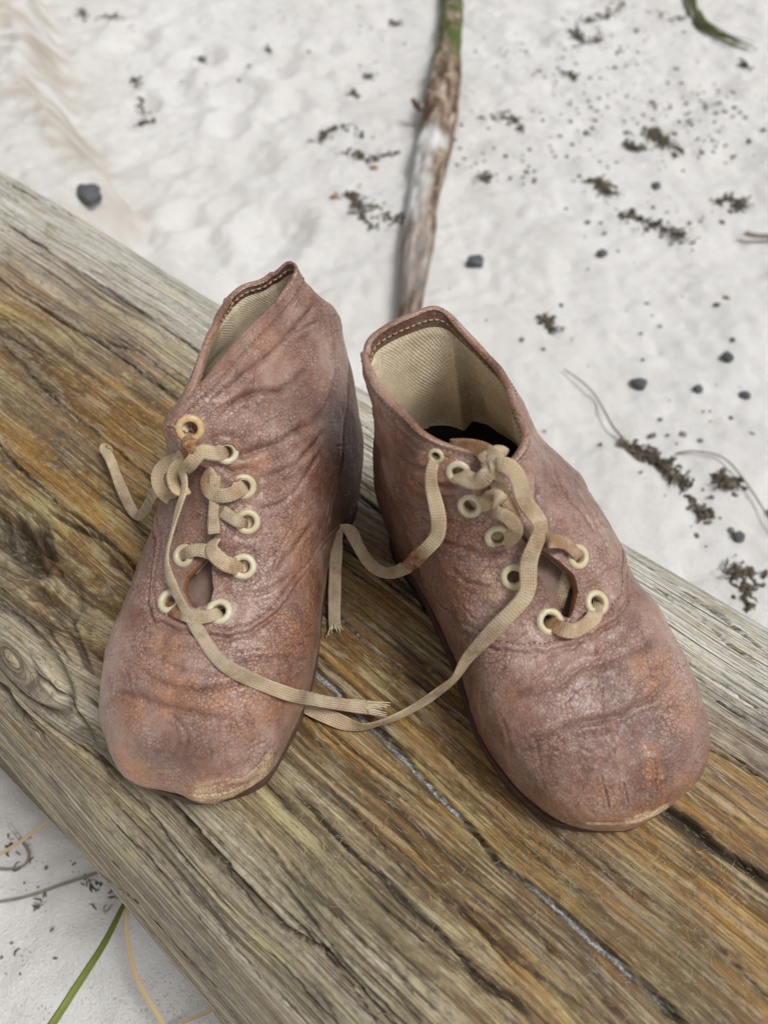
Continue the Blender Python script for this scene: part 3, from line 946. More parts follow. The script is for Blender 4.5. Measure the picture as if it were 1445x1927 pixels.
        D += e * (-dep * np.exp(-(d / w) ** 2) + .42 * dep * np.exp(-((d - 2.1 * w) / (1.3 * w)) ** 2))
    for (px, py, r, h) in cfg['dents']:
        q = tuv(px, py)
        if q is None: continue
        d = np.linalg.norm(V - q[2], axis=1) / (r * .001)
        D += h * .001 * np.exp(-d ** 2)
    # eyelet places and holes
    ey = []
    for (px, py, sc) in cfg['eyelets']:
        h = cast(bvh0, px, py)
        if h is None: continue
        j, i = divmod(h[2], nU - 1)
        n = N[max(j - 6, 0):j + 7, max(i - 6, 0):i + 7].reshape(-1, 3).mean(0); n /= np.linalg.norm(n)
        ey.append((h[0], n, sc, j, i))
        d = np.linalg.norm(V - h[0], axis=1)
        D -= .0030 * sstep(.0026 * sc, .0016 * sc, d)
        D -= .0004 * np.exp(-((d - .0052 * sc) / .0012) ** 2)
    # facings: the right one laps over the left
    lapt, lapv = zip(*cfg['lap'])
    lap = np.interp(tt, lapt, lapv) * .001
    distr = (UU - sgap[:, None]) * per[:, None]
    distl = (1 - sgap[:, None] - UU) * per[:, None]
    L = lap[:, None] * (np.exp(-(distr / .007) ** 2)) - .35 * lap[:, None] * np.exp(-(distl / .006) ** 2)
    edge_j = sstep(tt[jt], tt[min(jt + 20, nT - 1)], TT)
    L = L + .0005 * edge_j * (np.exp(-(distr / .0022) ** 2) + np.exp(-(distl / .0022) ** 2))
    D += (L * (TT > tt[jt])).ravel()
    # collar rim: a rolled edge
    drim = (cum[-1] - np.interp(TT, np.linspace(0, 1, 1500), cum))
    D += (.0005 * np.exp(-(drim / .0016) ** 2) - .0005 * np.exp(-((drim - .0045) / .0010) ** 2)).ravel()
    flat_bottom = sstep(.012, .006, V[:, 2])
    D *= 1 - .8 * flat_bottom
    D = D * (1 - .75 * np.exp(-(drim / .006) ** 2)).ravel()
    P2 = P + N * D.reshape(nT, nU)[..., None]
    # close the toe side of the slit
    m = .5 * (P2[:jt + 1, 0] + P2[:jt + 1, -1])
    P2[:jt + 1, 0] = m; P2[:jt + 1, -1] = m
    P2[0] = P2[0].mean(0)
    P2[..., 2] = np.maximum(P2[..., 2], .0016)
    N2 = grid_normals(P2)
    if (N2 * N).sum() < 0: N2 = -N2
    N2[:2] = N2[2]
    m = N2[:jt + 1, 0] + N2[:jt + 1, -1]; m /= np.linalg.norm(m, axis=1, keepdims=True)
    N2[:jt + 1, 0] = m; N2[:jt + 1, -1] = m
    # wear, tint and scuff masks with their own shapes
    Vw = P2.reshape(-1, 3)
    masks = {'crease': crease}
    for key in ('wear', 'tint', 'scuff'):
        a = np.zeros(len(Vw))
        for pts, r, s_ in cfg[key]:
            if len(pts) == 1:
                q = tuv(*pts[0]); 
                if q is None: continue
                d = np.linalg.norm(Vw - q[2], axis=1)
            else:
                pl = poly3(pts)
                if pl is None: continue
                d, _ = polyline_dist(Vw, pl, r * .003)
            nz = fbm(Vw[:, 0] * 260, Vw[:, 1] * 260, Vw[:, 2] * 260, octs=5, seed=7, gain=.7)
            a = np.maximum(a, s_ * sstep(1.2, .5, d / (r * .001) + (1.0 if key == 'scuff' else .95) * nz))
        masks[key] = np.clip(a, 0, 1)
    bt.P, bt.N, bt.tt, bt.jt = P2, N2, tt, jt
    bt.bvh = BVHTree.FromPolygons([Vector(p) for p in Vw], faces.tolist())
    org = np.array([*P2[:, :, :2].reshape(-1, 2).mean(0), 0.0])
    root = thing('leather_boot', cfg['label'], 'boot', org, 'pair of old leather boots')
    bt.root = root
    # ---- the upper, cut into its pieces
    jf, if_ = np.divmod(np.arange(len(faces)), nU - 1)
    fq = quarter[jf, if_]
    uf = UU[jf, if_]
    # heel counter: the dark stiffened back
    cs = [tuv(*p) for p in cfg['counter']]
    cs = [q for q in cs if q is not None]
    ct = np.array([q[0] for q in cs]); cu = np.array([abs((q[1] if q[1] > 0 else q[1]) - .5) for q in cs])
    o = np.argsort(ct); lim = np.interp(tt, ct[o], cu[o], left=cu[o][0], right=0)
    top_t = ct.max()
    fc = fq & (np.abs(uf - .5) < lim[jf]) & (tt[jf] < top_t)
    def piece(name, mask, mat):
        f = faces[mask]
        ids, inv = np.unique(f.ravel(), return_inverse=True)
        return mesh_obj(name, Vw[ids], inv.reshape(-1, 4), mat, root, attrs={k: v[ids] for k, v in masks.items()}, normals=N2.reshape(-1, 3)[ids])
    piece('vamp', ~fq, M['leather'])
    piece('quarter', fq & ~fc & (uf < .5), M['leather'])
    piece('quarter', fq & ~fc & (uf >= .5), M['leather'])
    piece('heel_counter', fc, M['counter'])
    # ---- inside
    th = .0019
    lump = np.zeros((nT, nU))
    for (u0, t0, ru, rt, h) in cfg['lining_lumps']:
        lump += h * .001 * np.exp(-(((UU - u0) / ru) ** 2 + ((TT - t0) / rt) ** 2))
    bump = .0010 * fbm(x * 70, y * 70, z * 70, octs=3, seed=81).reshape(nT, nU)
    thin = 1 - (1 - cfg['thin'][2]) * np.exp(-((UU - cfg['thin'][0]) / cfg['thin'][1]) ** 2)
    Nb = N if (N * N2).sum() > 0 else -N
    inn = P - Nb * (th * thin[..., None] + (np.clip(lump + bump, -.0005, .02) * sstep(.003, .012, drim) * thin)[..., None])
    bt.inner = inn
    ulen = UU * per.mean()
    vlen = drim
    jb = int(np.argmin(np.abs(drim[:, 0] - cfg['band'])))
    def sheet(name, j0, j1, mat, src, flip=True, uv=True, i0=0, i1=None):
        i1 = nU if i1 is None else i1
        S = src[j0:j1, i0:i1]
        f = grid_faces(S.shape[0], S.shape[1])
        if flip: f = f[:, ::-1]
        return mesh_obj(name, S.reshape(-1, 3), f, mat, root, uv=np.stack([ulen[j0:j1, i0:i1], vlen[j0:j1, i0:i1]], -1).reshape(-1, 2), attrs=dict(wear=np.zeros(S.shape[0] * S.shape[1])))
    sheet('collar_band', jb, nT, M['band'], inn + N2 * .0)
    src = inn - N2 * (.0006 * sstep(cfg['band'], cfg['band'] + .002, drim) * thin)[..., None]
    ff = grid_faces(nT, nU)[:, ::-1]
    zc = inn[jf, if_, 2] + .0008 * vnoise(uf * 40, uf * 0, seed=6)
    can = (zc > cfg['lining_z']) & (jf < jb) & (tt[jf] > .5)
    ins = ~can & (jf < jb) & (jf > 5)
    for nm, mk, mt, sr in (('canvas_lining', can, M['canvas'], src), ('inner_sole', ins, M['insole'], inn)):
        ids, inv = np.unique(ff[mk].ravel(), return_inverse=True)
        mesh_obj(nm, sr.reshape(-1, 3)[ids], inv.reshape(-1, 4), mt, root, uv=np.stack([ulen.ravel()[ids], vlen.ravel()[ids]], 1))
    # ---- cut edges
    def strip(name, ids, mat, bulge):
        a = np.array([P2[j, i] for j, i in ids]); b = np.array([inn[j, i] for j, i in ids]); n = np.array([N2[j, i] for j, i in ids])
        tg = np.gradient(a, axis=0); tg /= np.linalg.norm(tg, axis=1, keepdims=True) + 1e-9
        out = np.cross(n, tg)
        inside = np.array([P2[min(max(j - 3, 0), nT - 1) if k else j, min(max(i + (3 if i < nU / 2 else -3), 0), nU - 1) if not k else i] for j, i in ids for k in [j == nT - 1 and 0 < i < nU - 1]])
        sg = np.sign(((a - inside) * out).sum(1)).sum()
        out = out if sg > 0 else -out
        prof = []
        for k in range(7):
            s_ = k / 6; prof.append(a * (1 - s_) + b * s_ + out * (bulge * math.sin(math.pi * s_)) + n * (bulge * .25 * math.cos(math.pi * s_)))
        Q = np.stack(prof, 1)
        m_ = len(ids)
        return mesh_obj(name, Q.reshape(-1, 3), grid_faces(m_, 7), mat, root, attrs=dict(wear=np.full(m_ * 7, .35)))
    strip('collar_edge', [(nT - 1, i) for i in range(nU)], M['leather'], .0007)
    strip('facing_edge', [(j, 0) for j in range(jt, nT)], M['suede'], .0003)
    strip('facing_edge', [(j, nU - 1) for j in range(jt, nT)], M['suede'], .0003)
    # ---- tongue under the slit
    j0, j1 = max(jt - 14, 0), int(np.searchsorted(tt, cfg['tongue_t']))
    ut = np.linspace(-.085, .085, 34)
    rows = np.arange(j0, j1, 2)
    s = (ut % 1) * NUc
    k = np.floor(s).astype(int); f = (s - k)[None, :, None]
    Ct = Cf[rows]
    T = (Ct[:, (k - 1) % NUc] * (1 - f) ** 3 + Ct[:, k % NUc] * (3 * f ** 3 - 6 * f ** 2 + 4) + Ct[:, (k + 1) % NUc] * (-3 * f ** 3 + 3 * f ** 2 + 3 * f + 1) + Ct[:, (k + 2) % NUc] * f ** 3) / 6
    TN = grid_normals(T); TN = TN if (TN * N[rows][:, :1]).sum() > 0 else -TN
    T = T - TN * (cfg['tongue_d'] + .0012 * fbm(T[..., 0] * 90, T[..., 1] * 90, octs=2, seed=44))[..., None]
    mesh_obj('tongue', T.reshape(-1, 3), grid_faces(T.shape[0], T.shape[1]), M['tongue'], root)
    # ---- eyelets
    prof = [(2.0, -1.6), (2.0, .0), (2.2, .42), (2.65, .62), (3.3, .58), (3.85, .26), (4.0, -.3)]
    sides = 28
    for (p, n, sc, j, i) in ey:
        e1 = np.cross(n, [0, 0, 1.0]); e1 /= np.linalg.norm(e1); e2 = np.cross(n, e1)
        c = P2[max(j - 7, 0):j + 8, max(i - 7, 0):i + 8].reshape(-1, 3)
        off = np.percentile((c - p) @ n, 80)
        c = p + n * (off + .0001)
        th_ = np.linspace(0, 2 * math.pi, sides, endpoint=False)
        v = np.array([c + .001 * sc * (r * (e1 * math.cos(a) + e2 * math.sin(a)) + n * h) for r, h in prof for a in th_])
        f = grid_faces(len(prof), sides, wrap=True)
        eo = mesh_obj('eyelet', v, f, M['brass' if cfg['seed'] == 101 and sc > 1.04 else 'eyelet'], root)
        if cfg['seed'] == 101 and sc > 1.04: eo['label'] = 'tan tarnished top eyelet with rusty lace'
    # ---- stitches: short raised threads, too small to pick apart
    def stitches(name, path, n_up, mat, pitch, ln_, r):
        sp = Soup()
        d = np.concatenate([[0], np.cumsum(np.linalg.norm(np.diff(path, axis=0), axis=1))])
        ss = np.arange(0, d[-1], pitch)
        for s_ in ss:
            a = np.array([np.interp(s_, d, path[:, c]) for c in range(3)]); b = np.array([np.interp(min(s_ + ln_, d[-1]), d, path[:, c]) for c in range(3)])
            nn = np.array([np.interp(s_, d, n_up[:, c]) for c in range(3)])
            if np.linalg.norm(b - a) < 1e-5: continue
            v, f = frame_tube([a - nn * r * .3, a * .7 + b * .3 + nn * r * .9, a * .3 + b * .7 + nn * r * .9, b - nn * r * .3], [r * .7, r, r, r * .7], 5)
            sp.add(v, f)
        if sp.n:
            tag(sp.build(name, mat, root), kind='stuff')
    js = int(np.argmin(np.abs(drim[:, 0] - cfg['band'] * .55)))
    stitches('collar_stitching', inn[js, 2:-2], -N2[js, 2:-2], M['thread'], .0021, .0015, .00030)
    jo = int(np.argmin(np.abs(drim[:, 0] - .0035)))
    stitches('outer_stitching', P2[jo, 2:-2], N2[jo, 2:-2], M['seamthread'], .0017, .0011, .00016)
    for dd in (.0022,):
        path, nn = [], []
        for i in range(8, nU - 8, 2):
            j = int(np.argmin(np.abs(dseam[:, i] - dd)))
            path.append(P2[j, i]); nn.append(N2[j, i])
        keep = [k for k in range(len(path)) if path[k][2] > .008]
        if keep: stitches('seam_stitching', np.array(path)[keep], np.array(nn)[keep], M['seamthread'], .0016, .0011, .00018)
    # ---- sole and heel
    ax = np.array([math.cos(cfg['ang']), math.sin(cfg['ang'])]); ay = np.array([-ax[1], ax[0]])
    low = Vw[Vw[:, 2] < .016]
    lx, ly = low[:, :2] @ ax, low[:, :2] @ ay
    x0, x1 = lx.min(), lx.max()
    m_ = 70
    tcos = (1 - np.cos(np.linspace(0, math.pi, m_))) / 2
    xs_ = x0 + (x1 - x0) * tcos
    left, right = [], []
    for xx in xs_:
        w_ = np.abs(lx - xx) < .0022
        if not w_.any(): w_ = np.abs(lx - xx) < .006
        left.append(ly[w_].max()); right.append(ly[w_].min())
    left, right = np.array(left), np.array(right)
    kern = np.ones(5) / 5
    sm_ = lambda a: np.convolve(np.pad(a, 2, mode='edge'), kern, 'valid')
    left, right = sm_(left), sm_(right)
    ov = cfg['sole_out'] * .001
    mid = (left + right) / 2
    half = (left - right) / 2 + ov
    endr = np.sqrt(np.clip(1 - np.clip(np.abs(2 * tcos - 1) - .93, 0, 1) / .07 * 0, 0, 1))
    half = half * np.sqrt(np.clip(1 - np.clip((np.abs(2 * tcos - 1) - .80) / .20, 0, 1) ** 2.2 * .75, 0, 1))
    xs2 = xs_ + ov * (2 * tcos - 1)
    zb = np.interp(tcos, [0, .30, .42, .6, .9, 1], [.0045, .0045, .0025, .0006, .0006, .0014])
    zt = np.interp(tcos, [0, .30, .42, .6, .9, 1], [.0105, .0095, .0070, .0042, .0040, .0052])
    def slab(name, k0, k1, zb, zt, mat, shrink=0, uv=None):
        v, rings = [], []
        ks = list(range(k0, k1))
        outline = [(k, 1) for k in ks] + [(k, -1) for k in reversed(ks)]
        n_ = len(outline)
        lev = [(0, .0004), (.25, 0), (.75, 0), (1, .0004)]
        for f_, ins in lev:
            for k, sg in outline:
                h_ = max(half[k] - shrink - ins, .0005)
                q_ = ax * xs2[k] + ay * (mid[k] + sg * h_)
                v.append([q_[0], q_[1], zb[k] + (zt[k] - zb[k]) * f_])
        f = [(a * n_ + b, a * n_ + (b + 1) % n_, (a + 1) * n_ + (b + 1) % n_, (a + 1) * n_ + b) for a in range(len(lev) - 1) for b in range(n_)]
        m2 = len(ks)
        for a in (0, len(lev) - 1):
            for b in range(m2 - 1):
                q = (a * n_ + b, a * n_ + b + 1, a * n_ + n_ - 2 - b, a * n_ + n_ - 1 - b)
                f.append(q if a else q[::-1])
        return mesh_obj(name, v, f, mat, root, smooth=False)
    slab('sole', 0, m_, zb, zt, M['sole'])
    kh = int(np.searchsorted(tcos, .33))
    slab('heel', 0, kh, np.full(m_, .0002), zb + .0002, M['heel'], .0002)
    bt.cfg = cfg
    return bt

# control points of the two boot uppers (rings from toe to collar, 1/100 mm)
GRID_L = """
-6704 8798 1523 -6628 8743 1492 -6544 8666 1442 -6461 8577 1379 -6383 8484 1307 -6315 8395 1237 -6258 8318 1178 -6215 8257 1150 -6181 8213 1099 -6155 8190 1067 -6139 8185 1043 -6138 8196 1024 -6160 8235 1010 -6226 8345 1003
-6369 8391 1000 -6534 8395 1003 -6666 8384 1011 -6778 8394 1024 -6871 8427 1043 -6943 8483 1067 -6994 8552 1099 -7022 8607 1150 -7024 8659 1179 -7001 8715 1277 -6962 8769 1381 -6909 8812 1462 -6845 8833 1512 -6774 8829 1531
-6670 8856 2056 -6476 8750 2009 -6276 8633 1929 -6088 8515 1821 -5922 8403 1692 -5788 8304 1552 -5691 8222 1413 -5634 8161 1290 -5613 8117 1096 -5621 8116 986 -5670 8185 903 -5750 8251 842 -5875 8295 799 -6061 8363 776
-6397 8447 768 -6747 8515 776 -6980 8546 799 -7172 8579 842 -7334 8623 903 -7471 8681 986 -7580 8758 1097 -7624 8888 1366 -7591 8973 1534 -7505 9034 1702 -7381 9064 1850 -7228 9058 1963 -7052 9017 2035 -6861 8947 2066
-6614 9009 2576 -6285 8846 2512 -5972 8688 2401 -5687 8540 2249 -5444 8410 2063 -5253 8300 1854 -5122 8213 1633 -5055 8150 1413 -5046 8101 1078 -5079 8105 899 -5185 8244 770 -5331 8318 677 -5542 8378 616 -5840 8453 583
-6383 8585 574 -6937 8712 583 -7269 8777 616 -7535 8834 677 -7753 8898 770 -7931 8982 899 -8071 9103 1078 -8152 9275 1543 -8089 9372 1833 -7952 9440 2090 -7760 9451 2299 -7522 9401 2452 -7246 9300 2548 -6940 9165 2589
-6512 9315 3049 -6038 9094 2969 -5619 8897 2833 -5249 8724 2644 -4939 8578 2412 -4700 8460 2144 -4541 8371 1852 -4468 8310 1536 -4476 8270 1074 -4550 8307 844 -4669 8398 683 -4868 8480 572 -5157 8561 501 -5559 8661 466
-6315 8853 457 -7080 9042 466 -7505 9139 501 -7836 9221 572 -8097 9306 683 -8296 9415 844 -8428 9564 1074 -8467 9773 1661 -8443 9888 2081 -8291 9990 2441 -8054 9991 2714 -7751 9897 2904 -7392 9738 3019 -6983 9539 3067
-6366 9761 3501 -5750 9486 3408 -5242 9261 3249 -4803 9074 3029 -4442 8924 2755 -4168 8809 2435 -3988 8724 2075 -3905 8663 1656 -3904 8612 1070 -3960 8646 798 -4128 8721 615 -4387 8810 492 -4746 8911 418 -5236 9038 382
-6191 9289 374 -7149 9537 382 -7653 9662 418 -8034 9765 492 -8327 9866 615 -8546 9983 798 -8700 10129 1070 -8777 10326 1785 -8692 10505 2320 -8495 10686 2788 -8226 10668 3116 -7884 10522 3337 -7468 10304 3469 -6976 10048 3522
-6173 10351 3938 -5424 10034 3836 -4845 9794 3659 -4355 9607 3412 -3958 9467 3102 -3662 9367 2733 -3472 9298 2308 -3391 9243 1776 -3392 9175 1065 -3432 9190 759 -3623 9265 560 -3918 9357 432 -4326 9469 358 -4884 9616 324
-6010 9919 317 -7137 10220 324 -7700 10368 358 -8115 10487 432 -8426 10600 560 -8646 10727 759 -8779 10886 1065 -8803 11126 1892 -8682 11369 2560 -8520 11565 3134 -8266 11469 3499 -7915 11261 3747 -7466 10992 3899 -6913 10690 3961
-5974 10950 4222 -5129 10612 4117 -4504 10378 3936 -3982 10211 3681 -3563 10102 3357 -3252 10039 2966 -3059 10011 2503 -2993 9999 1888 -3036 9979 1083 -3067 9970 752 -3237 10007 541 -3537 10079 408 -3965 10187 332 -4560 10341 299
-5798 10677 293 -7037 11014 299 -7632 11175 332 -8065 11304 408 -8383 11423 541 -8600 11550 751 -8720 11703 1083 -8728 11934 1986 -8627 12139 2728 -8453 12247 3304 -8208 12158 3724 -7858 11939 4008 -7394 11649 4176 -6807 11322 4244
-5773 11547 4352 -4876 11211 4251 -4228 11002 4078 -3691 10876 3834 -3260 10814 3520 -2938 10804 3133 -2731 10829 2663 -2643 10863 2002 -2657 10871 1136 -2740 10885 785 -2928 10908 562 -3235 10962 421 -3670 11057 341 -4275 11208 306
-5561 11557 299 -6847 11909 306 -7452 12076 341 -7889 12207 421 -8208 12323 562 -8425 12438 785 -8546 12568 1136 -8565 12752 2081 -8487 12889 2853 -8320 12922 3419 -8076 12811 3849 -7725 12580 4140 -7257 12274 4309 -6655 11932 4374
-5630 12081 4496 -4727 11763 4398 -4061 11594 4231 -3503 11519 3993 -3052 11518 3681 -2709 11571 3290 -2479 11663 2808 -2367 11770 2121 -2355 11859 1200 -2466 11882 821 -2679 11900 580 -2997 11941 428 -3434 12024 341 -4037 12167 303
-5314 12511 296 -6592 12861 303 -7197 13028 341 -7638 13156 428 -7964 13261 580 -8191 13355 821 -8327 13447 1200 -8372 13557 2188 -8323 13612 2976 -8178 13577 3550 -7936 13426 3987 -7583 13165 4284 -7113 12831 4454 -6510 12469 4518
-5581 12567 4641 -4708 12281 4550 -4029 12162 4391 -3451 12149 4156 -2973 12216 3840 -2597 12345 3442 -2325 12513 2948 -2206 12695 2257 -2191 12854 1289 -2295 12950 875 -2510 12991 610 -2825 13025 442 -3250 13095 347 -3833 13227 304
-5052 13552 296 -6276 13887 304 -6872 14049 347 -7314 14167 442 -7649 14255 610 -7891 14319 875 -8050 14361 1295 -8130 14374 2316 -8118 14342 3106 -8029 14254 3697 -7806 14056 4144 -7462 13747 4443 -7001 13366 4610 -6414 12965 4667
-5546 12953 4796 -4695 12722 4724 -4015 12668 4582 -3432 12729 4357 -2947 12880 4045 -2559 13100 3646 -2268 13371 3150 -2128 13672 2462 -2114 13977 1453 -2191 14156 987 -2391 14213 692 -2682 14232 502 -3074 14285 393 -3617 14404 343
-4761 14709 333 -5917 15024 343 -6496 15175 392 -6936 15276 502 -7280 15337 692 -7541 15358 987 -7725 15333 1443 -7847 15213 2505 -7895 15091 3295 -7853 14933 3897 -7661 14673 4356 -7333 14291 4647 -6884 13843 4799 -6319 13385 4839
-5439 13354 5006 -4637 13154 4942 -3982 13149 4808 -3418 13277 4588 -2942 13513 4277 -2556 13835 3878 -2260 14226 3382 -2078 14678 2708 -2064 15185 1667 -2113 15490 1146 -2300 15548 815 -2546 15544 600 -2881 15587 472 -3370 15702 413
-4428 15989 400 -5509 16285 413 -6070 16421 472 -6509 16498 600 -6865 16520 815 -7147 16482 1145 -7361 16370 1630 -7532 16079 2730 -7663 15862 3513 -7663 15610 4122 -7505 15277 4598 -7187 14803 4876 -6738 14291 5019 -6175 13794 5052
-5252 13763 5272 -4524 13558 5200 -3915 13580 5061 -3378 13771 4836 -2914 14100 4519 -2528 14536 4111 -2224 15060 3611 -1986 15677 2958 -1962 16420 1930 -2058 16899 1478 -2189 16948 972 -2340 16961 728 -2596 17044 582 -3030 17186 512
-4014 17471 497 -5037 17753 512 -5589 17870 582 -6037 17914 728 -6413 17882 970 -6725 17764 1324 -6978 17535 1839 -7221 17018 2968 -7443 16669 3732 -7486 16264 4329 -7349 15802 4801 -7047 15243 5093 -6585 14686 5257 -5994 14176 5305
-5092 14133 5549 -4417 13934 5471 -3840 13984 5325 -3321 14234 5092 -2860 14646 4763 -2463 15185 4340 -2140 15816 3822 -1880 16528 3158 -1768 17381 2060 -1864 17760 1512 -2007 17977 1151 -2023 18239 884 -2218 18469 719 -2623 18677 638
-3560 18973 619 -4544 19242 638 -5100 19337 719 -5565 19341 884 -5968 19248 1152 -6316 19043 1533 -6612 18692 2078 -6969 17986 3232 -7243 17480 3974 -7340 16887 4538 -7263 16182 4928 -6938 15645 5315 -6454 15071 5519 -5836 14541 5579
-5026 14468 5821 -4353 14286 5735 -3772 14372 5581 -3245 14680 5337 -2765 15171 4992 -2331 15806 4550 -1935 16551 4013 -1644 17368 3348 -1426 18404 2209 -1429 18856 1615 -1237 19178 1192 -1417 19591 1004 -1709 19923 818 -2152 20178 724
-3081 20476 701 -4053 20725 724 -4627 20789 818 -5119 20745 1004 -5556 20584 1303 -5944 20289 1719 -6286 19820 2303 -6728 18942 3498 -7026 18335 4260 -7165 17720 4901 -7077 17061 5426 -6818 16266 5702 -6354 15531 5843 -5740 14912 5871
-4984 14768 6089 -4324 14612 6007 -3746 14728 5861 -3217 15074 5626 -2724 15612 5293 -2209 16313 4867 -1781 17131 4359 -1454 18028 3764 -1105 19275 2709 -1038 19925 2205 -946 20328 1762 -1080 20740 1504 -1363 21086 1293 -1807 21340 1114
-2714 21611 1086 -3667 21820 1113 -4255 21843 1243 -4770 21747 1449 -5235 21524 1753 -5655 21156 2175 -6033 20601 2763 -6545 19642 3931 -6863 18966 4657 -7040 18276 5291 -7048 17557 5795 -6778 16719 6069 -6302 15918 6179 -5679 15244 6170
-4946 15088 6392 -4327 14939 6309 -3780 15059 6182 -3273 15407 5980 -2748 15949 5694 -2227 16656 5327 -1779 17482 4897 -1422 18374 4419 -994 19675 3510 -858 20432 3074 -874 20943 2724 -990 21407 2517 -1238 21776 2355 -1657 22014 2194
-2518 22237 2108 -3436 22386 2085 -4028 22355 2159 -4555 22206 2326 -5036 21934 2595 -5471 21520 2981 -5886 20981 3521 -6431 20003 4569 -6759 19316 5193 -6961 18592 5754 -6997 17834 6196 -6766 17025 6449 -6277 16223 6528 -5632 15550 6489
-4920 15399 6711 -4372 15251 6635 -3891 15365 6539 -3431 15707 6389 -2906 16238 6170 -2397 16930 5885 -1939 17739 5551 -1557 18611 5189 -1073 19912 4448 -884 20711 4115 -956 21317 3871 -1023 21888 3791 -1216 22317 3722 -1590 22531 3562
-2393 22691 3410 -3264 22769 3312 -3845 22676 3311 -4367 22485 3412 -4847 22191 3619 -5292 21780 3940 -5720 21217 4399 -6282 20212 5289 -6620 19517 5801 -6848 18778 6265 -6925 18013 6632 -6772 17242 6853 -6281 16463 6886 -5611 15822 6814
-4956 15646 7017 -4521 15510 6974 -4121 15630 6930 -3715 15966 6848 -3222 16476 6714 -2740 17135 6528 -2294 17906 6300 -1905 18746 6051 -1397 20016 5500 -1183 20825 5294 -1144 21495 5197 -1162 22130 5249 -1294 22617 5284 -1601 22798 5084
-2326 22922 4862 -3135 22966 4695 -3690 22841 4622 -4198 22618 4652 -4670 22299 4785 -5109 21871 5020 -5531 21298 5374 -6096 20286 6077 -6434 19591 6468 -6681 18855 6815 -6823 18100 7091 -6827 17357 7276 -6310 16626 7238 -5644 16029 7130
-5283 15823 7392 -4882 15726 7383 -4497 15870 7390 -4104 16203 7374 -3642 16682 7317 -3193 17292 7217 -2774 18000 7083 -2398 18778 6932 -1881 19980 6561 -1624 20775 6471 -1476 21473 6496 -1407 22113 6618 -1481 22597 6685 -1687 22775 6475
-2338 22895 6223 -3091 22931 6021 -3621 22793 5906 -4112 22560 5883 -4572 22234 5951 -4994 21809 6106 -5388 21255 6360 -5922 20277 6876 -6219 19612 7145 -6431 18907 7368 -6544 18180 7524 -6525 17463 7598 -6221 16770 7568 -5775 16195 7478
-5734 15960 7810 -5346 15918 7845 -4949 16102 7911 -4565 16434 7959 -4136 16875 7973 -3733 17418 7948 -3360 18042 7891 -3021 18728 7815 -2516 19821 7594 -2223 20555 7578 -1974 21225 7665 -1746 21854 7835 -1591 22367 7970 -1819 22506 7718
-2453 22646 7482 -3158 22701 7284 -3650 22580 7158 -4116 22358 7100 -4566 22043 7112 -4963 21639 7189 -5296 21134 7355 -5759 20229 7691 -5984 19623 7850 -6127 18971 7955 -6162 18284 7980 -6176 17606 7978 -6105 16944 7958 -5950 16357 7877
-6044 16139 8209 -5732 16150 8309 -5356 16388 8456 -4994 16719 8568 -4613 17126 8650 -4269 17607 8696 -3962 18146 8702 -3684 18729 8676 -3220 19694 8579 -2933 20325 8584 -2650 20905 8664 -2360 21454 8806 -2117 21921 8927 -2177 22138 8794
-2704 22388 8699 -3302 22490 8519 -3702 22421 8405 -4123 22226 8315 -4594 21928 8273 -4984 21536 8250 -5200 21118 8353 -5555 20296 8518 -5705 19757 8588 -5821 19171 8622 -5850 18541 8578 -5947 17909 8544 -5972 17251 8459 -6036 16593 8308
-6308 16176 8487 -6036 16367 8765 -5661 16733 9054 -5337 17051 9218 -5024 17421 9367 -4762 17844 9488 -4546 18291 9548 -4364 18749 9544 -3988 19563 9535 -3754 20056 9518 -3489 20513 9549 -3210 20964 9652 -2921 21447 9870 -2774 21890 10088
-3096 22220 10075 -3533 22256 9727 -3738 22280 9663 -4081 22098 9519 -4700 21807 9453 -5179 21336 9222 -5101 21121 9374 -5276 20401 9375 -5325 19938 9360 -5421 19439 9350 -5488 18913 9309 -5534 18364 9239 -5627 17705 9081 -5985 16835 8738
"""
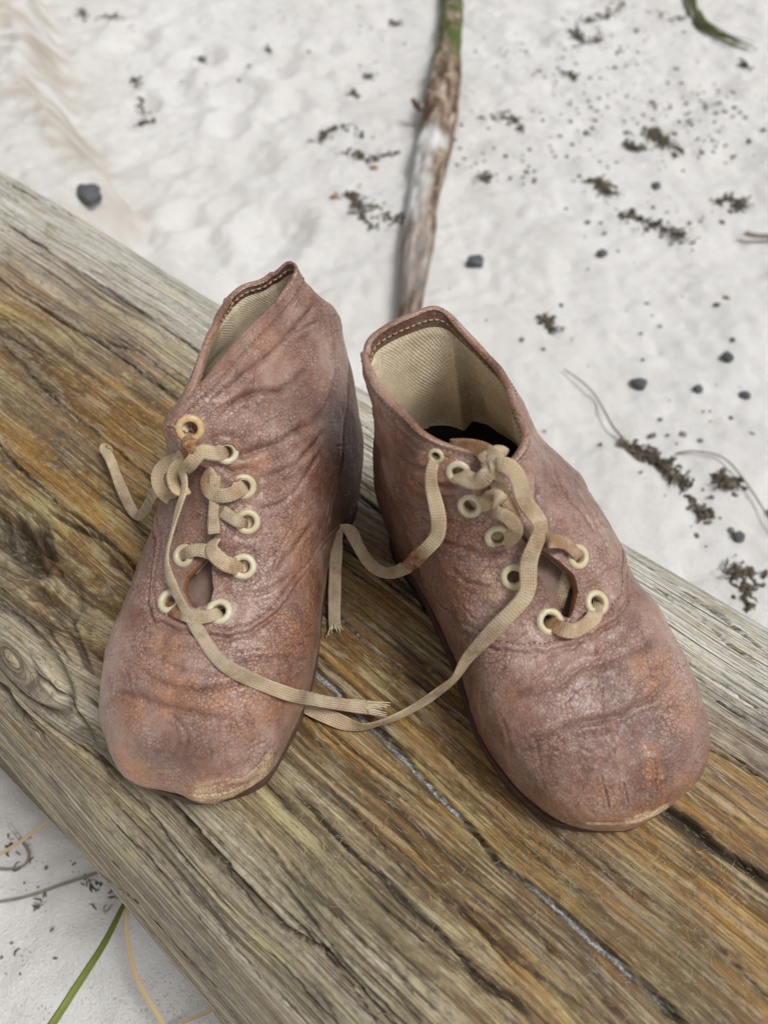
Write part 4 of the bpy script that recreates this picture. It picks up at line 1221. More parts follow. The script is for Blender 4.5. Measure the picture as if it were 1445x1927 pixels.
GRID_R = """
8484 7898 1551 8573 7938 1567 8642 7966 1554 8677 7979 1504 8672 7977 1414 8627 7954 1294 8539 7929 1179 8434 7904 1150 8335 7882 1099 8252 7865 1067 8187 7850 1043 8136 7830 1024 8094 7803 1011 8053 7766 1003
7983 7707 1000 7917 7645 1003 7887 7599 1011 7865 7562 1024 7847 7534 1043 7834 7515 1067 7829 7506 1099 7841 7516 1150 7877 7542 1178 7940 7586 1240 8028 7645 1313 8137 7712 1387 8257 7782 1455 8377 7846 1511
8278 8006 2045 8493 8112 2055 8703 8207 2026 8887 8279 1956 9032 8322 1847 9106 8340 1698 9016 8376 1506 8918 8357 1334 8821 8309 1097 8725 8258 986 8625 8200 903 8515 8132 842 8386 8050 799 8224 7947 776
7939 7781 768 7657 7616 776 7505 7515 800 7395 7439 842 7315 7391 903 7257 7375 986 7212 7357 1097 7193 7364 1299 7223 7392 1424 7309 7452 1560 7445 7539 1695 7623 7646 1818 7832 7766 1922 8057 7890 2000
8038 8204 2529 8394 8388 2533 8732 8551 2487 9040 8685 2391 9297 8783 2247 9463 8847 2051 9392 8903 1767 9318 8871 1476 9233 8791 1078 9130 8708 899 9003 8613 770 8841 8501 677 8634 8368 616 8361 8204 583
7854 7929 574 7349 7657 583 7082 7502 616 6889 7388 677 6753 7315 770 6657 7304 899 6568 7276 1078 6519 7286 1426 6542 7322 1649 6646 7399 1864 6823 7513 2062 7064 7658 2236 7356 7828 2376 7685 8013 2476
7725 8556 2984 8226 8826 2980 8671 9059 2914 9064 9252 2784 9383 9399 2592 9594 9498 2334 9630 9533 1989 9603 9488 1603 9542 9378 1077 9439 9265 846 9291 9136 684 9086 8985 572 8811 8807 502 8435 8587 466
7705 8204 457 6974 7827 466 6595 7625 502 6317 7480 572 6119 7383 684 5993 7333 846 5863 7318 1077 5791 7350 1553 5813 7402 1873 5933 7498 2160 6145 7638 2417 6440 7820 2635 6805 8037 2807 7231 8282 2925
7343 9055 3392 7981 9411 3381 8509 9705 3294 8955 9949 3129 9304 10130 2883 9538 10235 2554 9679 10270 2169 9720 10210 1699 9697 10070 1066 9603 9933 796 9442 9776 613 9205 9596 491 8875 9383 418 8414 9119 382
7479 8639 374 6539 8168 382 6062 7931 418 5701 7766 491 5418 7657 613 5195 7591 795 5109 7570 1066 5052 7613 1658 5081 7674 2078 5217 7781 2431 5454 7939 2740 5787 8147 2998 6208 8402 3197 6713 8699 3330
6896 9708 3749 7666 10145 3731 8257 10493 3629 8744 10783 3440 9124 11000 3160 9397 11123 2789 9596 11143 2347 9685 11054 1777 9695 10881 1041 9612 10723 745 9444 10547 552 9184 10346 428 8813 10110 356 8287 9814 324
7174 9253 317 6053 8701 324 5504 8439 356 5093 8265 428 4780 8160 552 4562 8112 745 4434 8064 1041 4347 8103 1738 4370 8162 2258 4511 8270 2672 4763 8436 3026 5120 8660 3318 5577 8940 3540 6140 9276 3684
6459 10388 4027 7324 10882 4007 7957 11269 3900 8471 11600 3703 8868 11862 3413 9163 12023 3027 9388 12019 2529 9511 11902 1871 9543 11709 1050 9467 11540 733 9296 11357 531 9021 11148 403 8625 10901 331 8059 10590 299
6827 9975 293 5586 9370 299 4995 9092 331 4556 8908 403 4224 8797 531 3984 8746 733 3830 8725 1050 3745 8739 1827 3772 8782 2427 3920 8878 2882 4180 9038 3267 4547 9262 3579 5021 9550 3813 5614 9905 3963
6051 11079 4229 6972 11598 4210 7630 12003 4105 8157 12357 3909 8558 12650 3619 8852 12841 3225 9090 12837 2700 9224 12719 1986 9260 12535 1103 9182 12375 766 9005 12198 551 8721 11994 416 8313 11751 339 7730 11438 305
6443 10802 299 5149 10173 305 4545 9886 339 4099 9690 416 3760 9563 551 3510 9493 766 3347 9463 1103 3271 9472 1935 3307 9508 2585 3460 9592 3064 3722 9737 3463 4091 9947 3783 4567 10224 4019 5166 10577 4167
5703 11697 4469 6641 12206 4451 7322 12612 4338 7868 12973 4127 8284 13286 3817 8579 13530 3412 8813 13535 2846 8928 13460 2098 8937 13331 1165 8840 13202 801 8646 13047 569 8346 12860 423 7925 12627 339 7331 12322 303
6043 11692 296 4751 11066 303 4148 10772 339 3708 10559 423 3374 10404 569 3123 10298 801 2946 10245 1165 2904 10232 2042 2957 10255 2728 3115 10323 3239 3381 10446 3666 3754 10630 4007 4233 10882 4256 4830 11213 4409
5375 12208 4749 6291 12677 4728 6979 13070 4598 7546 13420 4350 8003 13702 3980 8353 13900 3496 8560 14082 2947 8615 14142 2215 8569 14123 1251 8438 14049 853 8215 13930 598 7895 13768 437 7460 13554 345 6862 13264 304
5615 12665 296 4371 12065 304 3782 11770 345 3359 11544 437 3055 11357 598 2848 11194 852 2726 11064 1207 2672 11050 2151 2713 11054 2868 2834 11082 3417 3079 11158 3878 3450 11293 4249 3937 11495 4520 4540 11780 4686
5212 12620 5088 6051 13056 5059 6698 13452 4915 7249 13818 4645 7704 14126 4241 8052 14360 3709 8254 14677 3157 8275 14870 2418 8159 14978 1402 7985 14968 962 7730 14895 678 7385 14767 496 6937 14580 390 6339 14313 343
5140 13753 333 3950 13187 343 3380 12902 390 2981 12676 496 2714 12480 678 2558 12304 961 2494 12196 1391 2454 12027 2365 2473 11919 3088 2564 11857 3659 2806 11852 4145 3192 11910 4538 3711 12041 4829 4359 12259 5013
5061 12961 5446 5818 13375 5416 6420 13792 5270 6943 14221 5005 7372 14649 4625 7687 15071 4139 7886 15403 3497 7907 15691 2703 7710 15925 1613 7486 15983 1116 7193 15964 799 6821 15878 592 6355 15724 469 5755 15484 412
4606 14967 400 3469 14442 412 2912 14172 469 2529 13955 592 2288 13763 799 2171 13568 1116 2146 13359 1579 2157 13047 2614 2153 12808 3349 2254 12633 3940 2518 12523 4445 2935 12485 4856 3493 12530 5162 4186 12672 5359
4754 13252 5788 5521 13631 5762 6135 14068 5620 6653 14562 5357 7067 15090 4974 7357 15621 4465 7522 16100 3809 7542 16579 2998 7236 17005 1852 6948 17160 1312 6604 17213 951 6194 17182 719 5703 17068 579 5090 16858 512
3972 16379 497 2870 15887 512 2310 15625 579 1925 15411 719 1691 15224 952 1614 15037 1365 1544 14673 1829 1686 14129 2895 1694 13712 3631 1855 13391 4238 2174 13147 4757 2639 12991 5180 3231 12939 5496 3929 13012 5698
4418 13493 6102 5193 13841 6078 5828 14295 5938 6357 14846 5676 6771 15462 5288 7050 16104 4767 7168 16729 4097 7143 17377 3284 6773 18059 2100 6418 18326 1524 6021 18463 1131 5570 18494 874 5050 18425 716 4421 18247 638
3329 17802 619 2252 17336 638 1680 17070 716 1270 16831 874 989 16594 1131 834 16326 1561 884 15891 2083 1111 15138 3191 1186 14576 3927 1420 14113 4544 1804 13733 5073 2319 13455 5500 2939 13303 5817 3635 13303 6016
4117 13691 6377 4873 14017 6350 5512 14492 6206 6044 15096 5938 6458 15794 5541 6731 16548 5010 6834 17331 4321 6744 18114 3510 6314 19048 2297 5894 19436 1692 5447 19664 1275 4958 19766 998 4410 19747 820 3767 19603 730
2700 19193 707 1650 18749 729 1075 18471 820 660 18189 998 384 17869 1288 263 17475 1704 324 17003 2304 586 16084 3470 737 15413 4209 996 14811 4837 1438 14298 5371 1999 13899 5800 2649 13643 6112 3354 13562 6303
3850 13848 6628 4578 14153 6597 5209 14635 6454 5735 15262 6187 6140 16002 5793 6451 16856 5270 6530 17713 4606 6402 18559 3847 5981 19692 2671 5521 20173 2071 5040 20476 1652 4524 20638 1368 3957 20666 1190 3306 20557 1101
2267 20182 1076 1248 19761 1101 678 19479 1227 266 19176 1443 -8 18819 1764 -128 18383 2202 -52 17838 2804 183 16794 3942 395 16062 4628 709 15375 5222 1128 14756 5728 1724 14268 6129 2396 13933 6415 3109 13781 6578
3618 13995 6879 4312 14271 6844 4928 14732 6702 5441 15341 6445 5867 16090 6073 6178 16947 5591 6259 17808 4997 6135 18639 4341 5752 19842 3288 5346 20431 2738 4854 20780 2352 4327 20982 2089 3754 21047 1926 3103 20967 1849
2096 20628 1842 1115 20234 1893 557 19957 2036 155 19654 2275 -116 19297 2614 -257 18860 3059 -269 18281 3632 -62 17199 4651 171 16458 5221 508 15740 5728 937 15084 6161 1513 14550 6504 2197 14177 6740 2908 13983 6862
3443 14182 7173 4095 14402 7109 4672 14810 6958 5147 15368 6712 5570 16091 6372 5857 16910 5945 5946 17754 5445 5835 18567 4902 5461 19776 4009 5088 20420 3545 4656 20860 3220 4171 21135 3001 3618 21244 2871 2982 21197 2819
2013 20891 2833 1074 20521 2905 545 20253 3059 163 19954 3303 -106 19606 3646 -258 19192 4095 -334 18648 4658 -155 17499 5478 59 16731 5908 390 15994 6304 819 15326 6645 1362 14774 6911 2047 14392 7089 2753 14187 7174
3300 14349 7460 3914 14521 7373 4444 14865 7219 4866 15352 6994 5255 16013 6697 5507 16768 6340 5597 17569 5944 5500 18364 5523 5148 19570 4829 4796 20234 4481 4386 20704 4244 3920 21014 4091 3401 21175 4009 2803 21180 3991
1871 20926 4026 961 20591 4109 441 20333 4255 71 20037 4475 -159 19690 4776 -260 19270 5157 -322 18703 5608 -163 17584 6286 26 16838 6621 338 16120 6915 752 15474 7157 1263 14935 7337 1935 14567 7447 2627 14366 7487
3149 14499 7766 3728 14628 7659 4214 14912 7507 4584 15329 7307 4926 15918 7051 5131 16589 6749 5202 17320 6436 5147 18091 6158 4835 19274 5677 4512 19943 5449 4127 20429 5301 3690 20767 5218 3203 20964 5191 2642 21010 5211
1752 20806 5266 877 20504 5349 368 20248 5470 -4 19943 5641 -244 19582 5875 -356 19151 6173 -348 18585 6522 -168 17521 7052 14 16829 7308 310 16165 7516 704 15565 7675 1182 15064 7780 1831 14723 7829 2501 14531 7823
2990 14631 8074 3541 14718 7948 3996 14953 7810 4326 15321 7656 4609 15845 7455 4751 16437 7214 4796 17089 6983 4803 17837 6867 4516 18961 6585 4211 19605 6463 3852 20086 6401 3449 20437 6393 3003 20663 6432 2492 20749 6502
1664 20592 6581 832 20312 6652 321 20048 6723 -81 19722 6813 -341 19343 6957 -457 18916 7175 -390 18377 7435 -188 17380 7805 -1 16756 7982 286 16160 8113 658 15623 8197 1102 15171 8232 1718 14863 8219 2362 14681 8166
2826 14773 8348 3357 14805 8188 3796 15011 8078 4124 15392 8022 4334 15906 7916 4377 16464 7762 4339 17051 7604 4415 17797 7671 4125 18829 7550 3827 19419 7514 3491 19876 7539 3126 20227 7617 2726 20477 7745 2277 20604 7897
1549 20493 8020 782 20224 8062 238 19946 8049 -241 19586 7999 -508 19178 8013 -643 18778 8170 -533 18273 8348 -282 17326 8546 -67 16756 8638 231 16218 8692 589 15735 8701 991 15322 8662 1555 15031 8584 2189 14849 8480
2690 14929 8628 3167 14834 8355 3611 15008 8280 4040 15509 8447 4144 16069 8480 4053 16678 8491 3934 17334 8549 3812 17964 8604 3648 18777 8533 3384 19282 8561 3082 19709 8677 2764 20051 8847 2406 20332 9094 2017 20527 9382
1494 20488 9602 876 20192 9589 225 19902 9461 -483 19474 9159 -627 18982 8957 -685 18715 9197 -639 18241 9305 -383 17319 9310 -140 16794 9313 183 16318 9293 531 15891 9229 845 15509 9105 1309 15226 8949 1957 15041 8796
"""

CFG_L = dict(
    seed=101, ang=-1.847, box=((190, 640), (560, 1480)), fold_low=-8, fold_high=38,
    label='old brown leather boot on the left, collar folded shut, standing on the log',
    gap=[(.40, 0), (.415, 1.2), (.44, 3.4), (.48, 3.6), (.53, 1.8), (.58, .3), (.75, .2), (.9, .2), (1, .3)],
    lap=[(.4, 0), (.5, .2), (.6, 1.2), (.9, 1.4), (1, 1.0)],
    seam=[(297, 1020), (292, 1075), (286, 1104), (281, 1140), (297, 1166), (343, 1185), (409, 1194), (459, 1191), (513, 1158), (559, 1095), (605, 1033)],
    counter=[(652, 700), (650, 740), (645, 800), (635, 880), (622, 960), (610, 1030)],
    creases=[
        ([(251, 1249), (285, 1274), (318, 1291), (368, 1297), (417, 1293), (450, 1287), (520, 1270)], 1.5, .9),
        ([(210, 1303), (243, 1307), (285, 1320), (326, 1332), (376, 1345), (430, 1350)], 2.0, .8),
        ([(426, 1241), (476, 1241), (534, 1237), (575, 1243)], 1.2, .6),
        ([(200, 1240), (240, 1225), (300, 1240), (360, 1262), (420, 1262)], 1.1, .45),
        ([(405, 796), (451, 750), (509, 737), (546, 725), (590, 690)], 1.5, 1.0),
        ([(384, 762), (459, 704), (525, 650), (575, 596), (604, 560)], 1.8, 1.1),
        ([(420, 740), (500, 672), (560, 622), (610, 600)], 1.2, .6),
        ([(426, 866), (492, 845), (555, 812), (600, 787), (622, 740)], 2.0, 1.2),
        ([(480, 900), (546, 880), (585, 845), (609, 808)], 1.4, .9),
        ([(475, 960), (530, 945), (570, 900), (605, 850)], 1.3, .7),
        ([(467, 1095), (517, 1074), (550, 1032), (590, 985)], 1.6, .7),
        ([(420, 880), (440, 890), (470, 880)], 1.6, 1.2),
        ([(440, 1115), (500, 1112), (545, 1080)], 1.2, .5),
        ([(650, 640), (655, 700), (650, 770), (640, 860), (622, 950), (608, 1035)], .6, .6),
        ([(620, 600), (630, 660), (628, 720), (612, 780)], 1.4, .8),
        ([(445, 668), (458, 690), (465, 712)], .28, .35),
        ([(385, 745), (395, 755), (400, 775)], .28, .3),
        ([(500, 640), (510, 660), (525, 672)], .28, .3),
        ([(300, 1335), (330, 1350), (350, 1390), (340, 1430)], 1.0, .35), ([(505, 1440), (480, 1462), (440, 1480), (390, 1492), (350, 1494)], .5, .6), ([(495, 1425), (470, 1450), (425, 1468), (380, 1480)], .5, .5),
        ([(450, 1340), (470, 1370), (475, 1410)], 1.0, .3),
    ],
    dents=[(330, 1385, 9, -.8), (420, 1330, 8, .8), (250, 1400, 9, .5), (560, 700, 9, -1.0), (520, 830, 7, 1.2), (440, 820, 6, .8), (595, 900, 8, -.9), (500, 1010, 8, -.6), (410, 875, 3.5, -1.6), (340, 1100, 6, -.6)],
    eyelets=[(358, 807, 1.05), (427, 851, .92), (459, 916, .98), (466, 982, .98), (458, 1066, 1.0), (413, 1151, 1.0), (347, 1046, .9), (322, 1133, .95)],
    wear=[([(230, 1430), (280, 1475), (350, 1495), (420, 1495)], 9, .8), ([(320, 1305), (380, 1315), (440, 1310)], 6, .75), ([(245, 1345)], 8, .6), ([(470, 1350), (530, 1310)], 7, .5), ([(500, 1230), (545, 1200)], 7, .5),
          ([(425, 850), (480, 870)], 6, .6), ([(560, 1000), (575, 1070)], 8, .6), ([(520, 660)], 9, .4), ([(300, 1230)], 9, .5), ([(590, 1130), (585, 1200)], 6, .7)],
    tint=[([(420, 835), (440, 845)], 5, .9), ([(640, 720), (630, 850), (612, 980)], 6, .6), ([(290, 1000), (300, 1060)], 9, .35), ([(390, 1420)], 9, .4), ([(500, 780), (560, 760)], 5, .4)],
    scuff=[([(490, 1462), (465, 1480), (425, 1491), (380, 1495)], 3.0, .95), ([(500, 1428), (498, 1440)], 3.4, 1), ([(480, 1450), (430, 1470), (380, 1482)], 2.6, .5)],
    lining_lumps=[(.35, .9, .12, .06, 1.5)],
    band=.0032, lining_z=.045, thin=(.49, .05, .3), sole_out=-1.4, tongue_t=.95, tongue_d=.0042)

CFG_R = dict(
    seed=211, ang=-1.13, box=((700, 1330), (700, 1540)), fold_low=16, fold_high=-30,
    label='old brown leather boot on the right, its collar gaping open on cream canvas',
    gap=[(.40, 0), (.415, 1.4), (.45, 3.4), (.50, 3.8), (.55, 2.6), (.61, .9), (.68, .35), (.85, .3), (.94, .8), (1, 2.2)],
    lap=[(.4, 0), (.5, .3), (.6, 1.0), (.9, 1.6), (1, 2.2)],
    seam=[(802, 1098), (819, 1121), (852, 1163), (886, 1192), (919, 1209), (952, 1221), (994, 1226), (1056, 1218), (1118, 1190), (1160, 1157), (1178, 1121), (1174, 1080)],
    counter=[(715, 850), (724, 897), (742, 939), (763, 988), (786, 1047), (800, 1092)],
    creases=[
        ([(895, 1311), (978, 1305), (1053, 1287), (1086, 1262), (1136, 1245), (1194, 1224), (1230, 1200)], 1.6, .9),
        ([(960, 1395), (1028, 1382), (1077, 1361), (1127, 1353), (1177, 1338), (1227, 1307), (1270, 1275)], 1.5, .9),
        ([(1150, 1365), (1180, 1352), (1230, 1335), (1290, 1340)], 1.3, .5),
        ([(1115, 1216), (1127, 1282), (1136, 1365), (1152, 1419), (1177, 1498)], .30, .45),
        ([(1177, 1353), (1202, 1390), (1219, 1417)], .34, .6),
        ([(1127, 1457), (1138, 1490), (1146, 1520)], .30, .45),
        ([(1169, 1469), (1177, 1495), (1183, 1519)], .30, .45),
        ([(1228, 1430), (1233, 1460), (1237, 1490)], .40, .6),
        ([(1150, 1300), (1165, 1330), (1172, 1350)], .25, .3),
        ([(1235, 1345), (1255, 1370), (1272, 1400)], .28, .35),
        ([(1020, 1450), (1061, 1440), (1110, 1432)], .8, .3),
        ([(990, 1370), (1010, 1400), (1015, 1450), (1030, 1500)], .9, .3),
        ([(940, 1330), (955, 1380), (960, 1420)], .7, .3),
        ([(774, 905), (836, 914), (869, 910)], 1.5, .9),
        ([(815, 1018), (877, 1034), (931, 1047), (965, 1038)], 1.5, .9),
        ([(750, 940), (800, 965), (850, 985), (905, 985)], 1.4, .8),
        ([(740, 850), (790, 880), (830, 890)], 1.4, .8),
        ([(720, 760), (760, 815), (800, 850)], 1.2, .6),
        ([(994, 820), (1006, 872), (1012, 945), (1035, 993), (1075, 1020)], 1.8, 1.0),
        ([(1040, 880), (1060, 930), (1090, 970), (1110, 1010)], 1.3, .7),
        ([(1075, 920), (1100, 965), (1125, 1015), (1150, 1060)], 1.1, .6),
        ([(1060, 1000), (1100, 1020), (1130, 1050)], .9, .4),
        ([(720, 880), (740, 939), (763, 988), (788, 1047), (800, 1096)], .6, .6),
        ([(840, 1060), (880, 1090), (930, 1100)], 1.2, .5),
        ([(1115, 960), (1120, 985), (1145, 1000)], .5, .3), ([(1090, 1545), (1150, 1548), (1210, 1538), (1265, 1508)], .7, .9), ([(1090, 990), (1105, 1010), (1112, 1040)], .5, .3),
    ],
    dents=[(1090, 1320, 9, .8), (1160, 1290, 9, .7), (1000, 1350, 9, .4), (1215, 1360, 7, -.9), (1060, 1400, 10, .6), (920, 1075, 7, .9), (880, 1010, 6, -.8), (1040, 930, 7, -.8), (1085, 900, 6, .8), (830, 950, 6, .8), (1140, 1440, 9, .5), (780, 1000, 7, -.8), (1226, 1425, 2.5, 1.0)],
    eyelets=[(820, 858, .6), (862, 890, .92), (884, 952, .95), (936, 1012, .95), (966, 1085, .98), (1033, 1170, 1.05), (1083, 1048, .95), (1120, 1135, 1.0)],
    wear=[([(1221, 1416), (1227, 1440), (1233, 1462)], 3.0, 1.3), ([(1040, 1520), (1120, 1545), (1200, 1540), (1280, 1490)], 6, .7), ([(1215, 1275), (1230, 1260)], 7, .75), ([(900, 1380), (960, 1430)], 7, .6), ([(1280, 1330)], 8, .5), ([(840, 990), (900, 1010)], 6, .5), ([(800, 920), (830, 870)], 6, .5), ([(960, 1340)], 7, .5), ([(870, 1100)], 9, .45), ([(1100, 1490), (1130, 1505)], 8, .45)],
    tint=[([(1200, 1370)], 8, .8), ([(990, 1340)], 9, .45), ([(1100, 1410)], 9, .5), ([(1020, 880), (1012, 950)], 4, .6), ([(760, 950), (800, 1050)], 7, .6), ([(1270, 1420)], 8, .35), ([(1060, 1440)], 7, .4)],
    scuff=[([(1180, 1545), (1210, 1538), (1248, 1525)], 2.2, 1), ([(1110, 1550), (1170, 1548)], 1.2, .7), ([(925, 1095), (930, 1105)], 5, .28)],
    lining_lumps=[(.46, .86, .022, .12, 5.0), (.405, .85, .03, .12, -1.5), (.33, .90, .05, .07, 3.0), (.24, .88, .06, .09, 3.4), (.58, .90, .09, .05, 3.4), (.64, .80, .10, .03, 4.2), (.17, .80, .05, .05, 3.0)],
    band=.0046, lining_z=.042, thin=(.5, .05, .8), sole_out=-1.3, tongue_t=.90, tongue_d=.0046)

GL, GR = load_grid(GRID_L), load_grid(GRID_R)
BL = build_boot(GL, CFG_L)
BR = build_boot(GR, CFG_R)

# ------------------------------------------------------------------ laces
def hit(px, py):
    best = None
    for b in (BL.bvh, BR.bvh, LOG_BVH):
        h = cast(b, px, py)
        if h is None: continue
        d = np.linalg.norm(h[0] - CAM)
        if best is None or d < best[0]: best = (d, h[0], h[1])
    return best

def ribbon(name, boot, keys, width=5.4, thick=.9, stain=(), tip=None, tip2=None, m=None, norm=None):
    """flat woven lace; keys = (px, py, mode, value[, twist deg[, width factor]]) ; mode 's' = value mm above what lies there, 'z' = height in mm"""
    width *= .80
    P, Nn, Tw, Wf = [], [], [], []
    for kx in keys:
        px, py, md, v = kx[:4]
        if md == 's':
            h = hit(px, py)
            view = CAM - h[1]; view /= np.linalg.norm(view)
            n = h[2] * .6 + view * .4; n /= np.linalg.norm(n)
            P.append(h[1] + n * v * .001); Nn.append(n)
        else:
            p = at(px, py, v * .001); view = CAM - p; view /= np.linalg.norm(view)
            P.append(p); Nn.append(view)
        Tw.append(math.radians(kx[4]) if len(kx) > 4 else 0.0)
        Wf.append(kx[5] if len(kx) > 5 else 1.0)
    P = np.array(P)
    L0 = np.linalg.norm(np.diff(P, axis=0), axis=1).sum()
    m = m or max(14, int(L0 / .0009))
    A = spline_pts(np.concatenate([P, np.array(Nn), np.array(Tw)[:, None], np.array(Wf)[:, None]], 1), m)
    p, n, tw, wf = A[:, :3], A[:, 3:6], A[:, 6], A[:, 7]
    T = np.gradient(p, axis=0); T /= np.linalg.norm(T, axis=1, keepdims=True) + 1e-9
    n = n - T * (n * T).sum(1, keepdims=True); n /= np.linalg.norm(n, axis=1, keepdims=True) + 1e-9
    b = np.cross(T, n)
    dd_ = np.concatenate([[0], np.cumsum(np.linalg.norm(np.diff(p, axis=0), axis=1))])
    tw = tw + .25 * vnoise(dd_ * 75, dd_ * 0 + 7, seed=len(keys) + 9)
    c_, s_ = np.cos(tw)[:, None], np.sin(tw)[:, None]
    n, b = n * c_ + b * s_, b * c_ - n * s_
    d = np.concatenate([[0], np.cumsum(np.linalg.norm(np.diff(p, axis=0), axis=1))])
    K = 16
    th = np.linspace(0, 2 * math.pi, K, endpoint=False)
    cx_ = np.sign(np.cos(th)) * np.abs(np.cos(th)) ** .75; cz_ = np.sign(np.sin(th)) * np.abs(np.sin(th)) ** .6
    wv = .5 * .001 * width * wf * (1 + .10 * vnoise(d * 130, d * 0, seed=len(keys)))
    cup = .00035 * vnoise(d * 110, d * 0 + 4, seed=len(keys) + 3)
    V = p[:, None] + b[:, None] * (wv[:, None] * cx_[None])[..., None] + n[:, None] * (.0005 * thick * cz_[None] + cup[:, None] * (cx_[None] ** 2 - .4))[..., None]
    uv = np.stack([np.broadcast_to(d[:, None], (m, K)), wv[:, None] * cx_[None]], -1)
    fr = d / d[-1]
    stv = np.zeros(m)
    for a0, a1, s0 in stain:
        stv = np.maximum(stv, s0 * sstep(a0 - .05, a0 + .03, fr) * sstep(a1 + .05, a1 - .03, fr))
    f = grid_faces(m, K, wrap=True).tolist() + [list(range(K))[::-1], [(m - 1) * K + a for a in range(K)]]
    o = mesh_obj(name, V.reshape(-1, 3), f, M['lace'], boot.root, uv=uv.reshape(-1, 2), attrs=dict(stain=np.repeat(stv, K)))
    for tp, k, sg in ((tip, m - 1, 1), (tip2, 0, -1)):
        if tp is None: continue
        # frayed end: loose yarns
        sp = Soup(); rr = random.Random(len(keys) * 7 + k)
        n_y, ln_, spread = tp
        for q in range(n_y):
            a = (q + .5) / n_y * 2 - 1
            st_ = p[k] - T[k] * sg * ln_ * .001 * rr.uniform(.2, 1.0) * .7 + b[k] * wv[k] * a * .92 + n[k] * (.0003 + .0003 * rr.random())
            e_ = st_ + T[k] * sg * ln_ * .001 * rr.uniform(.8, 1.25) + b[k] * wv[k] * (a * spread + rr.uniform(-.15, .15)) + n[k] * rr.uniform(-.0001, .0008)
            md_ = (st_ + e_) / 2 + b[k] * rr.uniform(-.0005, .0005) + n[k] * rr.uniform(0, .0006)
            path = spline_pts([st_, md_, e_], 7)
            v, ff = frame_tube(path, np.linspace(.00030, .00016, 7), 5)
            sp.add(v, ff)
        y = sp.build('frayed_tip', M['fibre'], None, origin=np.array(boot.root['_org']))
        y.location = (0, 0, 0); y.parent = o
        tag(y, kind='stuff')
    return o

# left boot
ribbon('lace_crossing', BL, [(323, 1126, 's', -1.5), (322, 1140, 's', 1.2), (345, 1156, 's', 2.0), (378, 1163, 's', 2.2), (402, 1160, 's', 1.8), (416, 1152, 's', -1.5)], 5.2, stain=[(0, .45, .9), (.9, 1, .7)])
ribbon('lace_crossing', BL, [(344, 1052, 's', -1), (358, 1040, 's', 1.6), (380, 1036, 's', 2.6), (402, 1040, 's', 2.0)], 5.4)
ribbon('lace_crossing', BL, [(412, 1014, 's', 1.2, 60, .7), (402, 1030, 's', 3.0, 25), (416, 1052, 's', 3.4), (438, 1064, 's', 2.6), (459, 1068, 's', -1.4)], 6.0, stain=[(.55, .8, .4), (.92, 1, .8)])
ribbon('lace_crossing', BL, [(406, 895, 's', 1.0), (408, 935, 's', 2.0), (406, 975, 's', 2.4), (405, 1004, 's', 1.2)], 4.4)
ribbon('lace_crossing', BL, [(416, 962, 's', 1.0, 20), (432, 972, 's', 2.2, 10), (450, 982, 's', 2.0), (469, 986, 's', -1.4, 0, .8)], 5.0, stain=[(.6, 1, .7)])
ribbon('lace_loop', BL, [(403, 885, 's', .8, 30), (394, 905, 's', 2.2, 25), (404, 927, 's', 3.0, 10), (430, 930, 's', 3.0), (448, 922, 's', 2.2), (461, 915, 's', -1.4)], 5.6, stain=[(.1, .3, .6), (.6, .75, .4), (.9, 1, .8)])
ribbon('lace_crossing', BL, [(428, 853, 's', -1.4), (414, 856, 's', 1.8), (396, 848, 's', 3.0), (378, 850, 's', 3.2), (362, 866, 's', 3.0), (350, 880, 's', 2.2)], 5.2, stain=[(0, .12, .6)])
ribbon('lace_crossing', BL, [(359, 812, 's', -1.4), (358, 828, 's', 1.6, 0, .9), (354, 846, 's', 2.8), (346, 868, 's', 3.4), (336, 892, 's', 3.2), (334, 908, 's', 2.0)], 5.0, stain=[(.05, .45, 1)])
ribbon('lace_loop', BL, [(352, 868, 'z', 74), (326, 868, 'z', 71, 10), (303, 882, 'z', 68, 20), (297, 905, 'z', 65, 25), (308, 928, 'z', 62, 20), (322, 938, 'z', 61, 10)], 5.6)
ribbon('lace_loop', BL, [(354, 872, 'z', 76), (333, 880, 'z', 73, -20), (325, 902, 'z', 69, -30), (336, 921, 'z', 67, -20), (354, 916, 'z', 68)], 5.4)
ribbon('lace_end', BL, [(340, 912, 'z', 66, 10), (322, 926, 'z', 62, 20), (302, 924, 'z', 57, 30), (287, 934, 'z', 46, 35), (279, 952, 'z', 26, 30), (262, 970, 'z', 7, 20), (246, 955, 'z', 3, 5), (232, 925, 'z', 4.5, 0), (219, 893, 'z', 7, 0), (206, 860, 'z', 7, 15), (197, 842, 'z', 5, 40), (209, 841, 'z', 5, 70, .8)], 5.2, tip=(7, 1.4, .2))
ribbon('lace_end', BL, [(346, 852, 's', 4.2, 20), (358, 878, 's', 5.4, 35, .8), (364, 908, 's', 6.0, 48, .75), (357, 945, 's', 6.5, 50, .75), (342, 995, 's', 6.5, 50, .75), (329, 1055, 's', 5.5, 48, .75), (332, 1108, 's', 4.5, 45, .75), (352, 1155, 's', 3.0, 38, .8), (378, 1200, 's', 1.6, 30, .85), (408, 1238, 's', 1.3, 25, .9), (446, 1266, 's', 1.4, 20), (500, 1290, 's', 1.6, 15), (545, 1305, 's', 2.2, 10), (585, 1315, 'z', 14, 5), (625, 1323, 'z', 9, 0), (680, 1330, 'z', 6.5, -5, 1.1), (706, 1333, 'z', 5.6, -5, 1.1)], 5.4, tip=(20, 5.5, .15), stain=[(.74, .78, .35)])

